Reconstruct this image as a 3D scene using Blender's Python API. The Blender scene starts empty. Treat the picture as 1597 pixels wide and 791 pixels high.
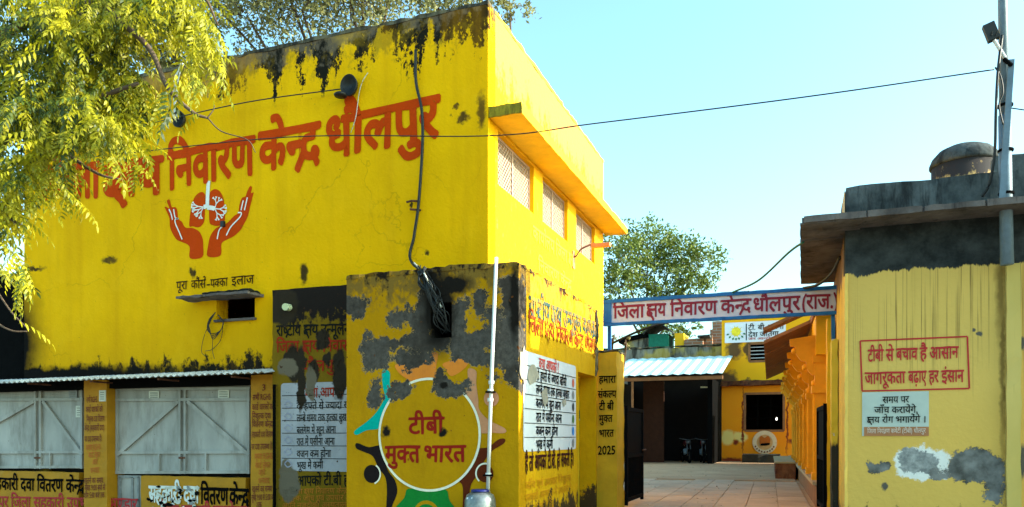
import bpy, bmesh, math, random
from mathutils import Vector, Matrix, noise
R = random.Random(7)
SC = bpy.context.scene
COL = SC.collection
# ---------------------------------------------------------------- camera
ANG = math.radians(20.61); S, C = math.sin(ANG), math.cos(ANG)
EYE = 1.6; F = 1202.0; CX = 798.0; HY = 680.0
cam = bpy.data.cameras.new('camera'); camo = bpy.data.objects.new('camera', cam); COL.objects.link(camo)
cam.sensor_fit = 'HORIZONTAL'; cam.sensor_width = 36; cam.lens = 36 * F / 1597
cam.shift_y = (HY - 395.5) / 1597; cam.clip_end = 2000; cam.clip_start = .05
camo.location = (0, 0, EYE); camo.rotation_euler = (math.radians(90), 0, ANG)
SC.camera = camo
# ---------------------------------------------------------------- sky, sun, exposure
SUN_EL = math.radians(24); SUN_AZ = math.radians(9)      # azimuth measured from +X towards +Y
W = bpy.data.worlds.new('World'); SC.world = W; W.use_nodes = True
wn = W.node_tree; bg = wn.nodes['Background']
sky = wn.nodes.new('ShaderNodeTexSky'); sky.sky_type = 'NISHITA'; sky.sun_disc = False
sky.sun_elevation = SUN_EL; sky.sun_rotation = math.radians(90) - SUN_AZ
sky.air_density = 1.0; sky.dust_density = 2.2; sky.ozone_density = 1.2
tint = wn.nodes.new('ShaderNodeMixRGB'); tint.blend_type = 'MULTIPLY'; tint.inputs[0].default_value = 1
tint.inputs[2].default_value = (0.80, 1.10, 1.0, 1)
wn.links.new(sky.outputs[0], tint.inputs[1]); wn.links.new(tint.outputs[0], bg.inputs[0]); bg.inputs[1].default_value = 0.15
sl = bpy.data.lights.new('sun', 'SUN'); sl.energy = 3.3; sl.angle = math.radians(.5); sl.color = (1, .93, .8)
so = bpy.data.objects.new('sun', sl); COL.objects.link(so)
sd = Vector((math.cos(SUN_EL) * math.cos(SUN_AZ), math.cos(SUN_EL) * math.sin(SUN_AZ), math.sin(SUN_EL)))
so.rotation_euler = sd.to_track_quat('Z', 'Y').to_euler(); so.location = sd * 40
SC.view_settings.view_transform = 'Standard'; SC.view_settings.look = 'None'
SC.view_settings.exposure = 1.85; SC.view_settings.gamma = 1
# ---------------------------------------------------------------- calibration: pixel of the photo -> point on a real plane
def ray(px, py):
    a = (px - CX) / F; b = (HY - py) / F
    return Vector((-S + C * a, C + S * a, b))
class Plane:
    """kind 'A': wall facing -Y at Y=k (u=X). kind 'B': wall facing +X at X=k (u=Y). kind 'L': wall facing -X at X=k (u=-Y)."""
    def __init__(s, kind, k): s.kind = kind; s.k = k
    def uv(s, px, py):
        d = ray(px, py)
        if s.kind == 'A': t = s.k / d.y; return (d.x * t, EYE + d.z * t)
        t = s.k / d.x
        return ((d.y * t) * (1 if s.kind == 'B' else -1), EYE + d.z * t)
    def p3(s, u, v, off=0.0):
        if s.kind == 'A': return Vector((u, s.k - off, v))
        if s.kind == 'B': return Vector((s.k + off, u, v))
        return Vector((s.k - off, -u, v))
    def at(s, px, py, off=0.0): return s.p3(*s.uv(px, py), off)
# ---------------------------------------------------------------- node helper
class N:
    def __init__(s, name):
        s.m = bpy.data.materials.new(name); s.m.use_nodes = True
        s.t = s.m.node_tree; s.b = s.t.nodes['Principled BSDF']
        g = s.t.nodes.new('ShaderNodeNewGeometry'); s.P = g.outputs['Position']
    def new(s, k): return s.t.nodes.new(k)
    def put(s, sock, v):
        if v is None: return
        if isinstance(v, bpy.types.NodeSocket): s.t.links.new(v, sock)
        elif isinstance(v, (tuple, list)) and len(v) == 3 and sock.type == 'RGBA': sock.default_value = (*v, 1)
        else: sock.default_value = v
    def math(s, op, a, b=None, clamp=False):
        n = s.new('ShaderNodeMath'); n.operation = op; n.use_clamp = clamp
        s.put(n.inputs[0], a)
        if b is not None: s.put(n.inputs[1], b)
        return n.outputs[0]
    def vmath(s, op, a, b=None):
        n = s.new('ShaderNodeVectorMath'); n.operation = op
        s.put(n.inputs[0], a)
        if b is not None: s.put(n.inputs[1], b)
        return n.outputs[1] if op in ('LENGTH', 'DOT_PRODUCT') else n.outputs[0]
    def noise(s, scale, sx=1, sy=1, sz=1, detail=4, rough=.55, off=0, vec=None, color=False):
        v = s.vmath('MULTIPLY', vec or s.P, (sx, sy, sz))
        if off: v = s.vmath('ADD', v, (off, off * .7, off * .3))
        n = s.new('ShaderNodeTexNoise'); s.t.links.new(v, n.inputs['Vector'])
        n.inputs['Scale'].default_value = scale; n.inputs['Detail'].default_value = detail; n.inputs['Roughness'].default_value = rough
        return n.outputs['Color' if color else 'Fac']
    def mix(s, f, a, b, mode='MIX'):
        n = s.new('ShaderNodeMixRGB'); n.blend_type = mode
        s.put(n.inputs[0], f); s.put(n.inputs[1], a); s.put(n.inputs[2], b); return n.outputs[0]
    def step(s, v, lo, hi):
        n = s.new('ShaderNodeMapRange'); n.inputs[1].default_value = lo; n.inputs[2].default_value = hi
        s.put(n.inputs[0], v); return n.outputs[0]
    def z(s):
        n = s.new('ShaderNodeSeparateXYZ'); s.t.links.new(s.P, n.inputs[0]); return n.outputs[2]
    def bump(s, h, strength=.3, dist=.01):
        n = s.new('ShaderNodeBump'); n.inputs['Strength'].default_value = strength; n.inputs['Distance'].default_value = dist
        s.put(n.inputs['Height'], h); s.t.links.new(n.outputs[0], s.b.inputs['Normal'])
    def done(s, col, rough=.85, spec=.2, metal=0):
        s.put(s.b.inputs['Base Color'], col); s.put(s.b.inputs['Roughness'], rough)
        s.b.inputs['Specular IOR Level'].default_value = spec; s.b.inputs['Metallic'].default_value = metal
        return s.m
def band_mask(n, z0, z1, sx=5, sz=.6, a=1.0, fine=14, b=.6, thr=.5, soft=.08, off=0):
    """1 towards z1, 0 towards z0, broken up by vertical streaks and fine speckle"""
    g = n.step(n.z(), z0, z1)
    st = n.noise(1, sx, sx, sz, 3, .6, off=off); fi = n.noise(fine, 1, 1, .7, 4, .7, off=off + 3)
    v = n.math('ADD', g, n.math('MULTIPLY', n.math('SUBTRACT', st, .5), a * 2))
    v = n.math('ADD', v, n.math('MULTIPLY', n.math('SUBTRACT', fi, .5), b * 2))
    m = n.step(v, thr - soft, thr + soft)
    return n.math('MULTIPLY', m, n.step(g, 0.0, .12))
def blob_mask(n, plane, blobs, amp=.25, sc=3.5, soft=.06, off=0, rough=.62):
    """irregular patches: (px, py, rx, ry) read on the photo, laid out on the wall plane in metres"""
    nz = n.noise(sc, detail=7, rough=rough, off=off, color=True)
    d3 = n.vmath('SUBTRACT', nz, (.5, .5, .5))
    best = None
    for (px, py, rx, ry) in blobs:
        u, v = plane.uv(px, py); u2, v2 = plane.uv(px + rx, py - ry)
        ru, rv = abs(u2 - u) + 1e-3, abs(plane.uv(px, py - ry)[1] - v) + 1e-3
        c = plane.p3(u, v)
        P = n.vmath('ADD', n.P, n.vmath('MULTIPLY', d3, (amp,) * 3))
        e = n.vmath('SUBTRACT', P, tuple(c))
        k = (1 / ru, 0, 1 / rv) if plane.kind == 'A' else (0, 1 / ru, 1 / rv)
        l = n.vmath('LENGTH', n.vmath('MULTIPLY', e, k))
        best = l if best is None else n.math('MINIMUM', best, l)
    n.last = best
    return n.step(best, 1 + soft, 1 - soft)
def speck(n, sc, thr, soft=.02, off=0, sz=1):
    return n.step(n.noise(sc, 1, 1, sz, 4, .65, off=off), thr, thr + soft)
def simple(name, col, rough=.7, var=.25, sc=6, spec=.3, metal=0, bump=.0, sz=1):
    n = N(name); f = n.noise(sc, 1, 1, sz, 5, .65)
    k = n.step(f, .3, .7)
    c = n.mix(k, tuple(x * (1 - var) for x in col), tuple(min(1, x * (1 + var)) for x in col))
    if bump: n.bump(n.noise(sc * 6, detail=4), bump, .01)
    return n.done(c, rough, spec, metal)
# ---------------------------------------------------------------- mesh helpers
def link(name, me, parent=None, mat=None, kind=None):
    o = bpy.data.objects.new(name, me); COL.objects.link(o)
    if mat: me.materials.append(mat)
    if parent: o.parent = parent; o.matrix_parent_inverse = Matrix.Translation(-parent.location) if not any(parent.rotation_euler) else parent.matrix_basis.inverted()
    if kind: o['kind'] = kind
    return o
def tag(o, label, cat, group=None):
    o['label'] = label; o['category'] = cat
    if group: o['group'] = group
    return o
def thing(name, label, cat, loc=(0, 0, 0), group=None, rz=0):
    o = bpy.data.objects.new(name, None); COL.objects.link(o); o.location = loc; o.rotation_euler = (0, 0, rz)
    o.empty_display_size = .2
    return tag(o, label, cat, group)
def mesh(name, vs, fs, smooth=False):
    me = bpy.data.meshes.new(name); me.from_pydata([tuple(v) for v in vs], [], fs); me.update()
    if smooth: me.shade_smooth()
    return me
class MB:
    def __init__(s): s.v = []; s.f = []
    def box(s, x0, x1, y0, y1, z0, z1):
        b = len(s.v)
        for z in (z0, z1):
            for (x, y) in ((x0, y0), (x1, y0), (x1, y1), (x0, y1)): s.v.append(Vector((x, y, z)))
        for q in ((0, 3, 2, 1), (4, 5, 6, 7), (0, 1, 5, 4), (1, 2, 6, 5), (2, 3, 7, 6), (3, 0, 4, 7)): s.f.append([b + i for i in q])
        return s
    def bar(s, a, b, w, d, nrm):
        """flat bar from a to b, width w in the plane, thickness d along nrm"""
        a, b, nrm = Vector(a), Vector(b), Vector(nrm).normalized(); t = (b - a).normalized(); q = t.cross(nrm).normalized() * w / 2
        k = len(s.v)
        for e in (a, b):
            for (i, j) in ((-1, 0), (1, 0), (1, 1), (-1, 1)): s.v.append(e + q * i + nrm * d * j)
        for f in ((0, 1, 2, 3), (7, 6, 5, 4), (0, 4, 5, 1), (1, 5, 6, 2), (2, 6, 7, 3), (3, 7, 4, 0)): s.f.append([k + i for i in f])
        return s
    def quad(s, *p):
        k = len(s.v); s.v += [Vector(x) for x in p]; s.f.append(list(range(k, k + len(p)))); return s
    def tube(s, pts, r, n=6, r2=None):
        pts = [Vector(p) for p in pts]; k = len(s.v); m = len(pts)
        for i, p in enumerate(pts):
            t = (pts[min(i + 1, m - 1)] - pts[max(i - 1, 0)]).normalized()
            a = t.cross(Vector((0, 0, 1)) if abs(t.z) < .9 else Vector((1, 0, 0))).normalized(); b = t.cross(a)
            rr = r if r2 is None else r + (r2 - r) * i / (m - 1)
            for j in range(n):
                h = 2 * math.pi * j / n; s.v.append(p + (a * math.cos(h) + b * math.sin(h)) * rr)
        for i in range(m - 1):
            for j in range(n): s.f.append([k + i * n + j, k + i * n + (j + 1) % n, k + (i + 1) * n + (j + 1) % n, k + (i + 1) * n + j])
        s.f.append([k + j for j in range(n)][::-1]); s.f.append([k + (m - 1) * n + j for j in range(n)])
        return s
    def lathe(s, prof, c, n=20):
        k = len(s.v); c = Vector(c)
        for (r, z) in prof:
            for j in range(n):
                h = 2 * math.pi * j / n; s.v.append(c + Vector((r * math.cos(h), r * math.sin(h), z)))
        for i in range(len(prof) - 1):
            for j in range(n): s.f.append([k + i * n + j, k + i * n + (j + 1) % n, k + (i + 1) * n + (j + 1) % n, k + (i + 1) * n + j])
        s.f.append([k + j for j in range(n)][::-1]); s.f.append([k + (len(prof) - 1) * n + j for j in range(n)])
        return s
    def obj(s, name, mat, parent=None, smooth=False, kind=None): return link(name, mesh(name, s.v, s.f, smooth), parent, mat, kind)
def box(name, mat, parent, *b, kind=None): return MB().box(*b).obj(name, mat, parent, kind=kind)
def rough_box(name, mat, parent, x0, x1, y0, y1, z0, z1, step=.12, amp=.012, seed=0, kind=None):
    bm = bmesh.new()
    nx, ny, nz = [max(1, min(60, int(abs(d) / step))) for d in (x1 - x0, y1 - y0, z1 - z0)]
    vs = {}
    def V(i, j, k):
        if (i, j, k) not in vs:
            p = Vector((x0 + (x1 - x0) * i / nx, y0 + (y1 - y0) * j / ny, z0 + (z1 - z0) * k / nz))
            edge = (i in (0, nx)) + (j in (0, ny)) + (k in (0, nz))
            a = amp * (1.0 if edge < 2 else 1.9) * (.5 if edge < 2 else 1)
            w = noise.noise_vector(p * 4.1 + Vector((seed, 0, 0))) + .6 * noise.noise_vector(p * 13 + Vector((0, seed, 0)))
            if edge >= 2:
                ctr = Vector(((x0 + x1) / 2, (y0 + y1) / 2, (z0 + z1) / 2)); q = (ctr - p)
                q = Vector((math.copysign(1, q.x) if i in (0, nx) else 0, math.copysign(1, q.y) if j in (0, ny) else 0, math.copysign(1, q.z) if k in (0, nz) else 0))
                p = p + q * abs(w.x + w.y) * a * .8
            vs[(i, j, k)] = bm.verts.new(p + w * a * .5)
        return vs[(i, j, k)]
    for i in range(nx):
        for j in range(ny):
            bm.faces.new((V(i, j, 0), V(i, j + 1, 0), V(i + 1, j + 1, 0), V(i + 1, j, 0))); bm.faces.new((V(i, j, nz), V(i + 1, j, nz), V(i + 1, j + 1, nz), V(i, j + 1, nz)))
    for i in range(nx):
        for k in range(nz):
            bm.faces.new((V(i, 0, k), V(i + 1, 0, k), V(i + 1, 0, k + 1), V(i, 0, k + 1))); bm.faces.new((V(i, ny, k), V(i, ny, k + 1), V(i + 1, ny, k + 1), V(i + 1, ny, k)))
    for j in range(ny):
        for k in range(nz):
            bm.faces.new((V(0, j, k), V(0, j, k + 1), V(0, j + 1, k + 1), V(0, j + 1, k))); bm.faces.new((V(nx, j, k), V(nx, j + 1, k), V(nx, j + 1, k + 1), V(nx, j, k + 1)))
    me = bpy.data.meshes.new(name); bm.to_mesh(me); bm.free()
    return link(name, me, parent, mat, kind)
def wall(name, mat, parent, pl, u0, u1, v0, v1, d, holes=()):
    """wall of thickness d behind the plane pl with rectangular openings (ua, ub, va, vb) and their reveals"""
    us = sorted({u0, u1, *[h[0] for h in holes], *[h[1] for h in holes]}); vs_ = sorted({v0, v1, *[h[2] for h in holes], *[h[3] for h in holes]})
    m = MB(); inh = lambda u, v: any(h[0] < u < h[1] and h[2] < v < h[3] for h in holes)
    q = lambda a, b, c, e, off: m.quad(pl.p3(a, c, off), pl.p3(b, c, off), pl.p3(b, e, off), pl.p3(a, e, off))
    for i in range(len(us) - 1):
        for j in range(len(vs_) - 1):
            a, b, c, e = us[i], us[i + 1], vs_[j], vs_[j + 1]
            if inh((a + b) / 2, (c + e) / 2): continue
            q(a, b, c, e, 0); m.quad(pl.p3(b, c, -d), pl.p3(a, c, -d), pl.p3(a, e, -d), pl.p3(b, e, -d))
    for (a, b, c, e) in list(holes) + [(u0, u1, v0, v1)]:
        for (p, r) in (((a, c), (b, c)), ((b, c), (b, e)), ((b, e), (a, e)), ((a, e), (a, c))):
            m.quad(pl.p3(*p), pl.p3(*r), pl.p3(*r, -d), pl.p3(*p, -d))
    return m.obj(name, mat, parent)
def spline(pts, n=6):
    pts = [Vector(p) for p in pts]; P = [pts[0] * 2 - pts[1]] + pts + [pts[-1] * 2 - pts[-2]]; out = []
    for i in range(1, len(P) - 2):
        for k in range(n):
            t = k / n; a, b, c, d = P[i - 1], P[i], P[i + 1], P[i + 2]
            out.append(.5 * ((2 * b) + (c - a) * t + (2 * a - 5 * b + 4 * c - d) * t * t + (3 * b - a - 3 * c + d) * t ** 3))
    return out + [pts[-1]]
# ---------------------------------------------------------------- flat painted shapes on a wall plane
def flat(name, mat, parent, pl, polys, off=.004, closed_smooth=True, px=True):
    """polys: outlines read from the photo, filled and laid on the wall plane"""
    bm = bmesh.new()
    for poly in polys:
        uv = [pl.uv(*p) if px else p for p in poly]
        pts = [Vector((u, v, 0)) for u, v in uv]
        if closed_smooth:
            q = pts[-2:] + pts + pts[:2]; sp = spline(q, 4); pts = sp[8:-9 + 1] if False else sp[8:8 + 4 * len(poly)]
        vs = [bm.verts.new(pl.p3(p.x, p.y, off)) for p in pts]
        es = [bm.edges.new((vs[i], vs[(i + 1) % len(vs)])) for i in range(len(vs))]
        bmesh.ops.triangle_fill(bm, edges=es, use_beauty=True)
    me = bpy.data.meshes.new(name); bm.to_mesh(me); bm.free()
    return link(name, me, parent, mat)
def stroke(name, mat, parent, pl, lines, w, off=.006, px=True, w2=None):
    m = MB()
    for li, ln in enumerate(lines):
        uv = [Vector((*(pl.uv(*p) if px else p), 0)) for p in ln]
        sp = spline(uv, 5) if len(uv) > 2 else uv
        n = len(sp); o = off + (li % 6) * .0006; k = len(m.v)
        for i, p in enumerate(sp):
            t = (sp[min(i + 1, n - 1)] - sp[max(i - 1, 0)]).normalized(); q = Vector((-t.y, t.x, 0))
            ww = w if w2 is None else w + (w2 - w) * i / (n - 1)
            m.v.append(pl.p3(p.x + q.x * ww / 2, p.y + q.y * ww / 2, o)); m.v.append(pl.p3(p.x - q.x * ww / 2, p.y - q.y * ww / 2, o))
        for i in range(n - 1): m.f.append([k + 2 * i, k + 2 * i + 1, k + 2 * i + 3, k + 2 * i + 2])
    return m.obj(name, mat, parent)
def circle_px(pl, px, py, r, n=36, a0=0, a1=360):
    u, v = pl.uv(px, py); out = []
    for i in range(n + (a1 - a0 < 360)):
        h = math.radians(a0 + (a1 - a0) * i / n); out.append((u + r * math.cos(h), v + r * math.sin(h)))
    return out
def rect(name, mat, parent, pl, x0, y0, x1, y1, d=.004, x2=None):
    """thin sheet standing d proud of the wall; (x0,y0) top left, (x1,y1) bottom right in the photo"""
    u0, v1 = pl.uv(x0, y0); u1, v0 = pl.uv(x1, y1)
    m = MB(); a = [pl.p3(u0, v0, d), pl.p3(u1, v0, d), pl.p3(u1, v1, d), pl.p3(u0, v1, d)]; b = [pl.p3(u, v, .0005) for u, v in ((u0, v0), (u1, v0), (u1, v1), (u0, v1))]
    m.quad(*a)
    for i in range(4): m.quad(a[i], a[(i + 1) % 4], b[(i + 1) % 4], b[i])
    return m.obj(name, mat, parent)
# ---------------------------------------------------------------- Devanagari lettering
_g = {}
def raw(body, bold):
    c = bpy.data.curves.new('glyph', 'FONT'); c.body = body; c.dimensions = '2D'; c.fill_mode = 'BOTH' if False else c.fill_mode
    c.resolution_u = 2; c.offset = 0
    o = bpy.data.objects.new('glyph', c); m = o.to_mesh()
    v = [(p.co.x, p.co.y) for p in m.vertices]; f = [list(p.vertices) for p in m.polygons]
    o.to_mesh_clear(); bpy.data.objects.remove(o); bpy.data.curves.remove(c); return v, f
_bar = max(x for x, y in raw('||||||||', 0)[0])
def glyph(ch, bold, cut=None):
    k = (ch, bold, cut)
    if k in _g: return _g[k]
    if ch == ' ': v, f = [], []
    else: v, f = raw(ch, bold)
    adv = max(x for x, y in raw(ch + '||||||||', 0)[0]) - _bar
    if cut is not None:
        x = adv - cut if cut < .5 else adv * cut
        bm = bmesh.new(); vs = [bm.verts.new((a, b, 0)) for a, b in v]
        for q in f:
            try: bm.faces.new([vs[i] for i in q])
            except ValueError: pass
        bmesh.ops.bisect_plane(bm, geom=bm.verts[:] + bm.edges[:] + bm.faces[:], plane_co=(x, 0, 0), plane_no=(1, 0, 0), clear_outer=True)
        bm.verts.index_update(); v = [(a.co.x, a.co.y) for a in bm.verts]; f = [[a.index for a in q.verts] for q in bm.faces]; bm.free(); adv = x
    _g[k] = (v, f, adv); return _g[k]
HT = max(y for x, y in glyph('न', 0)[0])
def strip(pts, w):
    sp = spline([Vector((*p, 0)) for p in pts], 4) if len(pts) > 2 else [Vector((*p, 0)) for p in pts]
    v = []; f = []
    for i, p in enumerate(sp):
        t = (sp[min(i + 1, len(sp) - 1)] - sp[max(i - 1, 0)]).normalized(); v += [(p.x - t.y * w / 2, p.y + t.x * w / 2), (p.x + t.y * w / 2, p.y - t.x * w / 2)]
    for i in range(len(sp) - 1): f.append([2 * i, 2 * i + 1, 2 * i + 3, 2 * i + 2])
    return v, f
STEM = set('खगघचजझञणतथधनपबभमयलवशषस')
def shape(text, bold):
    """visual-order layout of a Hindi string: list of (verts, faces, x)"""
    out = []; x = 0; i = 0; w = .085; H = HT
    cons = lambda c: 'क' <= c <= 'ह' or c in '\u0958\u0959\u095a\u095b\u095c\u095d'
    def put(g):
        nonlocal x
        out.append((g[0], g[1], x)); x += g[2]
    while i < len(text):
        if not cons(text[i]): put(glyph(text[i], bold)); i += 1; continue
        cl = [text[i]]; i += 1
        while i + 1 < len(text) and text[i] == '\u094d' and cons(text[i + 1]): cl.append(text[i + 1]); i += 2
        marks = ''
        while i < len(text) and ('\u093e' <= text[i] <= '\u094c' or text[i] in 'ंँः\u094d'): marks += text[i]; i += 1
        reph = len(cl) > 1 and cl[0] == 'र'
        if reph: cl = cl[1:]
        if 'ि' in marks: put(glyph('ि', bold)); marks = marks.replace('ि', '')
        k = 0; x0 = x
        while k < len(cl):
            c = cl[k]; last = k == len(cl) - 1
            if c == 'क' and not last and cl[k + 1] == 'ष':       # ksha
                A = .80
                for pts in (((0, H - w / 2), (A, H - w / 2)), ((A - .14, 0), (A - .14, H - w)), ((.34, H - w), (.16, H * .84), (.10, H * .70), (.2, H * .60), (.36, H * .57)), ((.36, H * .57), (.16, H * .50), (.06, H * .34), (.10, H * .16), (.24, H * .12), (.36, H * .24), (.26, H * .34), (.18, H * .26)),
                            ((.36, H * .56), (A - .14, H * .56)), ((.28, H * .12), (.40, -.02), (.50, -.17))):
                    v, f = strip(pts, w); out.append((v, f, x))
                x += A; k += 2; continue
            if c == 'र' and k and last:                          # rakar
                base = x
                v, f = strip(((-.26 if cl[k - 1] in STEM else -.42, .2), (-.52 if cl[k - 1] in STEM else -.62, -.1)), w); out.append((v, f, base)); k += 1; continue
            nxt_r = (not last) and cl[k + 1] == 'र' and k + 1 == len(cl) - 1
            if last or nxt_r: put(glyph(c, bold))
            elif c in STEM: put(glyph(c, bold, .165))
            elif c in 'कफ': put(glyph(c, bold, .80))
            else: put(glyph(c, bold)); out.append((*glyph('\u094d', bold)[:2], x))
            k += 1
        for mk in marks: put(glyph(mk, bold))
        if reph:
            v, f = strip(((-.1, H - .02), (-.02, H + .14), (-.12, H + .24), (-.22, H + .16)), w); out.append((v, f, x - .05))
    return out, x
WOB = 0
def letters(parent, pl, text, p0, p1, h, mat, bold=.012, off=.008, name='painted_lettering', px=True):
    """p0, p1: the two ends of the head line of the text on the wall; h: head line to base line in metres"""
    global WOB
    WOB += 3.7; toks, adv = shape(text, 0)
    cps = ((0, 0),) if bold < .01 else tuple((math.cos(q_ * math.pi / 4 + .3), math.sin(q_ * math.pi / 4 + .3)) for q_ in range(8)) if bold > .035 else ((-.9, -.5), (.9, .5), (-.5, .8), (.5, -.8)) if bold > .018 else ((-.8, -.3), (.8, .3))
    a = pl.uv(*p0) if px else p0; b = pl.uv(*p1) if px else p1
    sx = (b[0] - a[0]) / adv; sl = (b[1] - a[1]) / adv; sy = h / HT; m = MB()
    for ti, (v, f, x) in enumerate(toks):
        for ci, (dx, dy) in enumerate(cps):
            k = len(m.v); o = off + (ti % 4) * .0005 + ci * .00012
            for (gx, gy) in v:
                gx2 = gx + x + dx * bold; gy2 = gy + dy * bold; wv = noise.noise_vector(Vector(((gx + x) * 2.6, gy * 2.6, WOB))) * .035 + noise.noise_vector(Vector(((gx + x) * 9, gy * 9, WOB))) * .008
                m.v.append(pl.p3(a[0] + (gx2 + wv.x) * sx, a[1] + gx2 * sl + (gy2 + wv.y - HT) * sy, o))
            for q in f: m.f.append([k + i for i in q])
    return m.obj(name, mat, parent)
# ---------------------------------------------------------------- planes of the place
PA = Plane('A', 9.25)      # upper front wall of the yellow building
PG = Plane('A', 9.46)      # recessed steel doors
PN = Plane('A', 9.0)       # black stained panel wall
PF = Plane('A', 8.0)       # corner enclosure, front
PS = Plane('B', -2.93)     # corner enclosure, side
PB = Plane('B', -3.81)     # upper side wall
PP = Plane('A', 11.5)      # gate pillar
PSN = Plane('A', 11.6)     # hanging sign
PR = Plane('A', 9.3)       # right building front
PK = Plane('A', 36.1)      # rear building
# ---------------------------------------------------------------- materials
YEL = (.88, .46, .002)
def facade_paint(name, base):
    n = N(name)
    c = n.mix(n.step(n.noise(.7, 1, 1, 1, 4), .35, .65), tuple(x * .88 for x in base), base)
    c = n.mix(n.math('MULTIPLY', n.step(n.noise(5, 1, 1, .35, 5, .7), .45, .8), .35), c, (base[0] * .72, base[1] * .66, base[2]))
    # damp dark foot of the wall and its mould
    c = n.mix(n.math('MULTIPLY', n.step(n.z(), 3.6, 2.6), .45), c, (base[0] * .5, base[1] * .42, .004))
    c = n.mix(band_mask(n, 3.05, 2.45, 3.2, 1.6, .55, 9, .8, .62, .1, off=5), c, (.018, .013, .008))
    # mould and streaks under the parapet
    g = band_mask(n, 6.42, 7.35, 2.2, .8, .5, 7, .9, .62, .16)
    c = n.mix(n.math('MULTIPLY', g, .75), c, (.30, .18, .012))
    c = n.mix(band_mask(n, 6.35, 7.36, 3.4, .26, 1.3, 11, 1.0, .58, .07, off=11), c, (.014, .012, .008))
    c = n.mix(n.math('MULTIPLY', band_mask(n, 6.5, 7.3, 1.3, .5, 1.0, 9, .7, .74, .12, off=21), .85), c, (.13, .10, .07))
    c = n.mix(blob_mask(n, PA, [(722, 185, 9, 8), (712, 166, 4, 3), (750, 172, 7, 26), (473, 428, 6, 15), (170, 406, 12, 5), (640, 318, 4, 4), (664, 394, 5, 4), (45, 420, 22, 4), (300, 425, 5, 8)], .22, 9, .3), c, (.06, .035, .01))
    c = n.mix(n.math('MULTIPLY', speck(n, 16, .70, .02, off=4), .7), c, (.16, .1, .01))
    vo = n.new('ShaderNodeTexVoronoi'); vo.feature = 'DISTANCE_TO_EDGE'; vo.inputs['Scale'].default_value = .55
    n.t.links.new(n.vmath('ADD', n.P, n.vmath('MULTIPLY', n.noise(2.5, detail=6, color=True), (.5, .5, .5))), vo.inputs['Vector'])
    cr = n.math('MULTIPLY', n.step(vo.outputs['Distance'], .006, .001), n.step(n.noise(.6, off=7), .48, .56))
    c = n.mix(n.math('MULTIPLY', cr, .32), c, (.22, .12, .004))
    c = n.mix(n.math('MULTIPLY', n.step(n.noise(1, 2.2, 2.2, .12, 5, .6, off=15), .48, .72), .42), c, (base[0] * .6, base[1] * .5, .003))
    c = n.mix(n.math('MULTIPLY', n.step(n.noise(.9, detail=6, rough=.7, off=33), .52, .68), .22), c, (min(1, base[0] * 1.15), min(1, base[1] * 1.25), base[2] * 8))
    # left end and a strip along the foot, near black
    c = n.mix(blob_mask(n, PA, [(8, 540, 52, 105), (0, 590, 300, 14)], .35, 2.2, .35), c, (.006, .005, .004))
    n.bump(n.math('ADD', n.noise(24, detail=5), n.math('MULTIPLY', n.noise(2.2, detail=4), 2.5)), .4, .016)
    return n.done(c, .75, .03)
M_A = facade_paint('yellow_wall_paint', YEL)
M_RED_A = facade_paint('brick_red_lettering', (.58, .055, .003))
M_BLK_A = facade_paint('black_lettering', (.03, .012, .006))
M_WHITE_A = simple('white_mural_paint', (.75, .76, .68), .7, .1)
def side_paint(name, base):
    n = N(name)
    c = n.mix(n.step(n.noise(1.3, 1, 1, 1, 5), .3, .7), tuple(x * .86 for x in base), base)
    c = n.mix(n.math('MULTIPLY', band_mask(n, 5.95, 6.95, 3.2, .45, .6, 12, .8, .52, .16), .9), c, (.40, .18, .065))
    c = n.mix(n.math('MULTIPLY', speck(n, 13, .62, .06, off=9, sz=.5), .5), c, (.6, .33, .06))
    n.bump(n.noise(18, detail=5), .35, .02)
    return n.done(c, .8, .15)
M_B = side_paint('sunny_side_wall_paint', YEL)
M_FAINT = side_paint('faded_lettering', (.72, .42, .03))
GREY_F = [(584, 558, 24, 26), (584, 617, 13, 22), (622, 606, 20, 17), (685, 588, 9, 22), (700, 607, 30, 11), (730, 545, 30, 13), (762, 560, 24, 16), (793, 557, 16, 19), (772, 590, 10, 7),
          (555, 481, 19, 20), (628, 493, 24, 14), (672, 470, 16, 40), (600, 535, 26, 16), (660, 535, 38, 14), (745, 530, 26, 15), (793, 525, 20, 40), (795, 470, 20, 44), (745, 470, 12, 26), (712, 505, 16, 44), (800, 580, 12, 30), (580, 540, 26, 14), (640, 560, 30, 12), (655, 500, 12, 40), (765, 500, 12, 22)]
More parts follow.
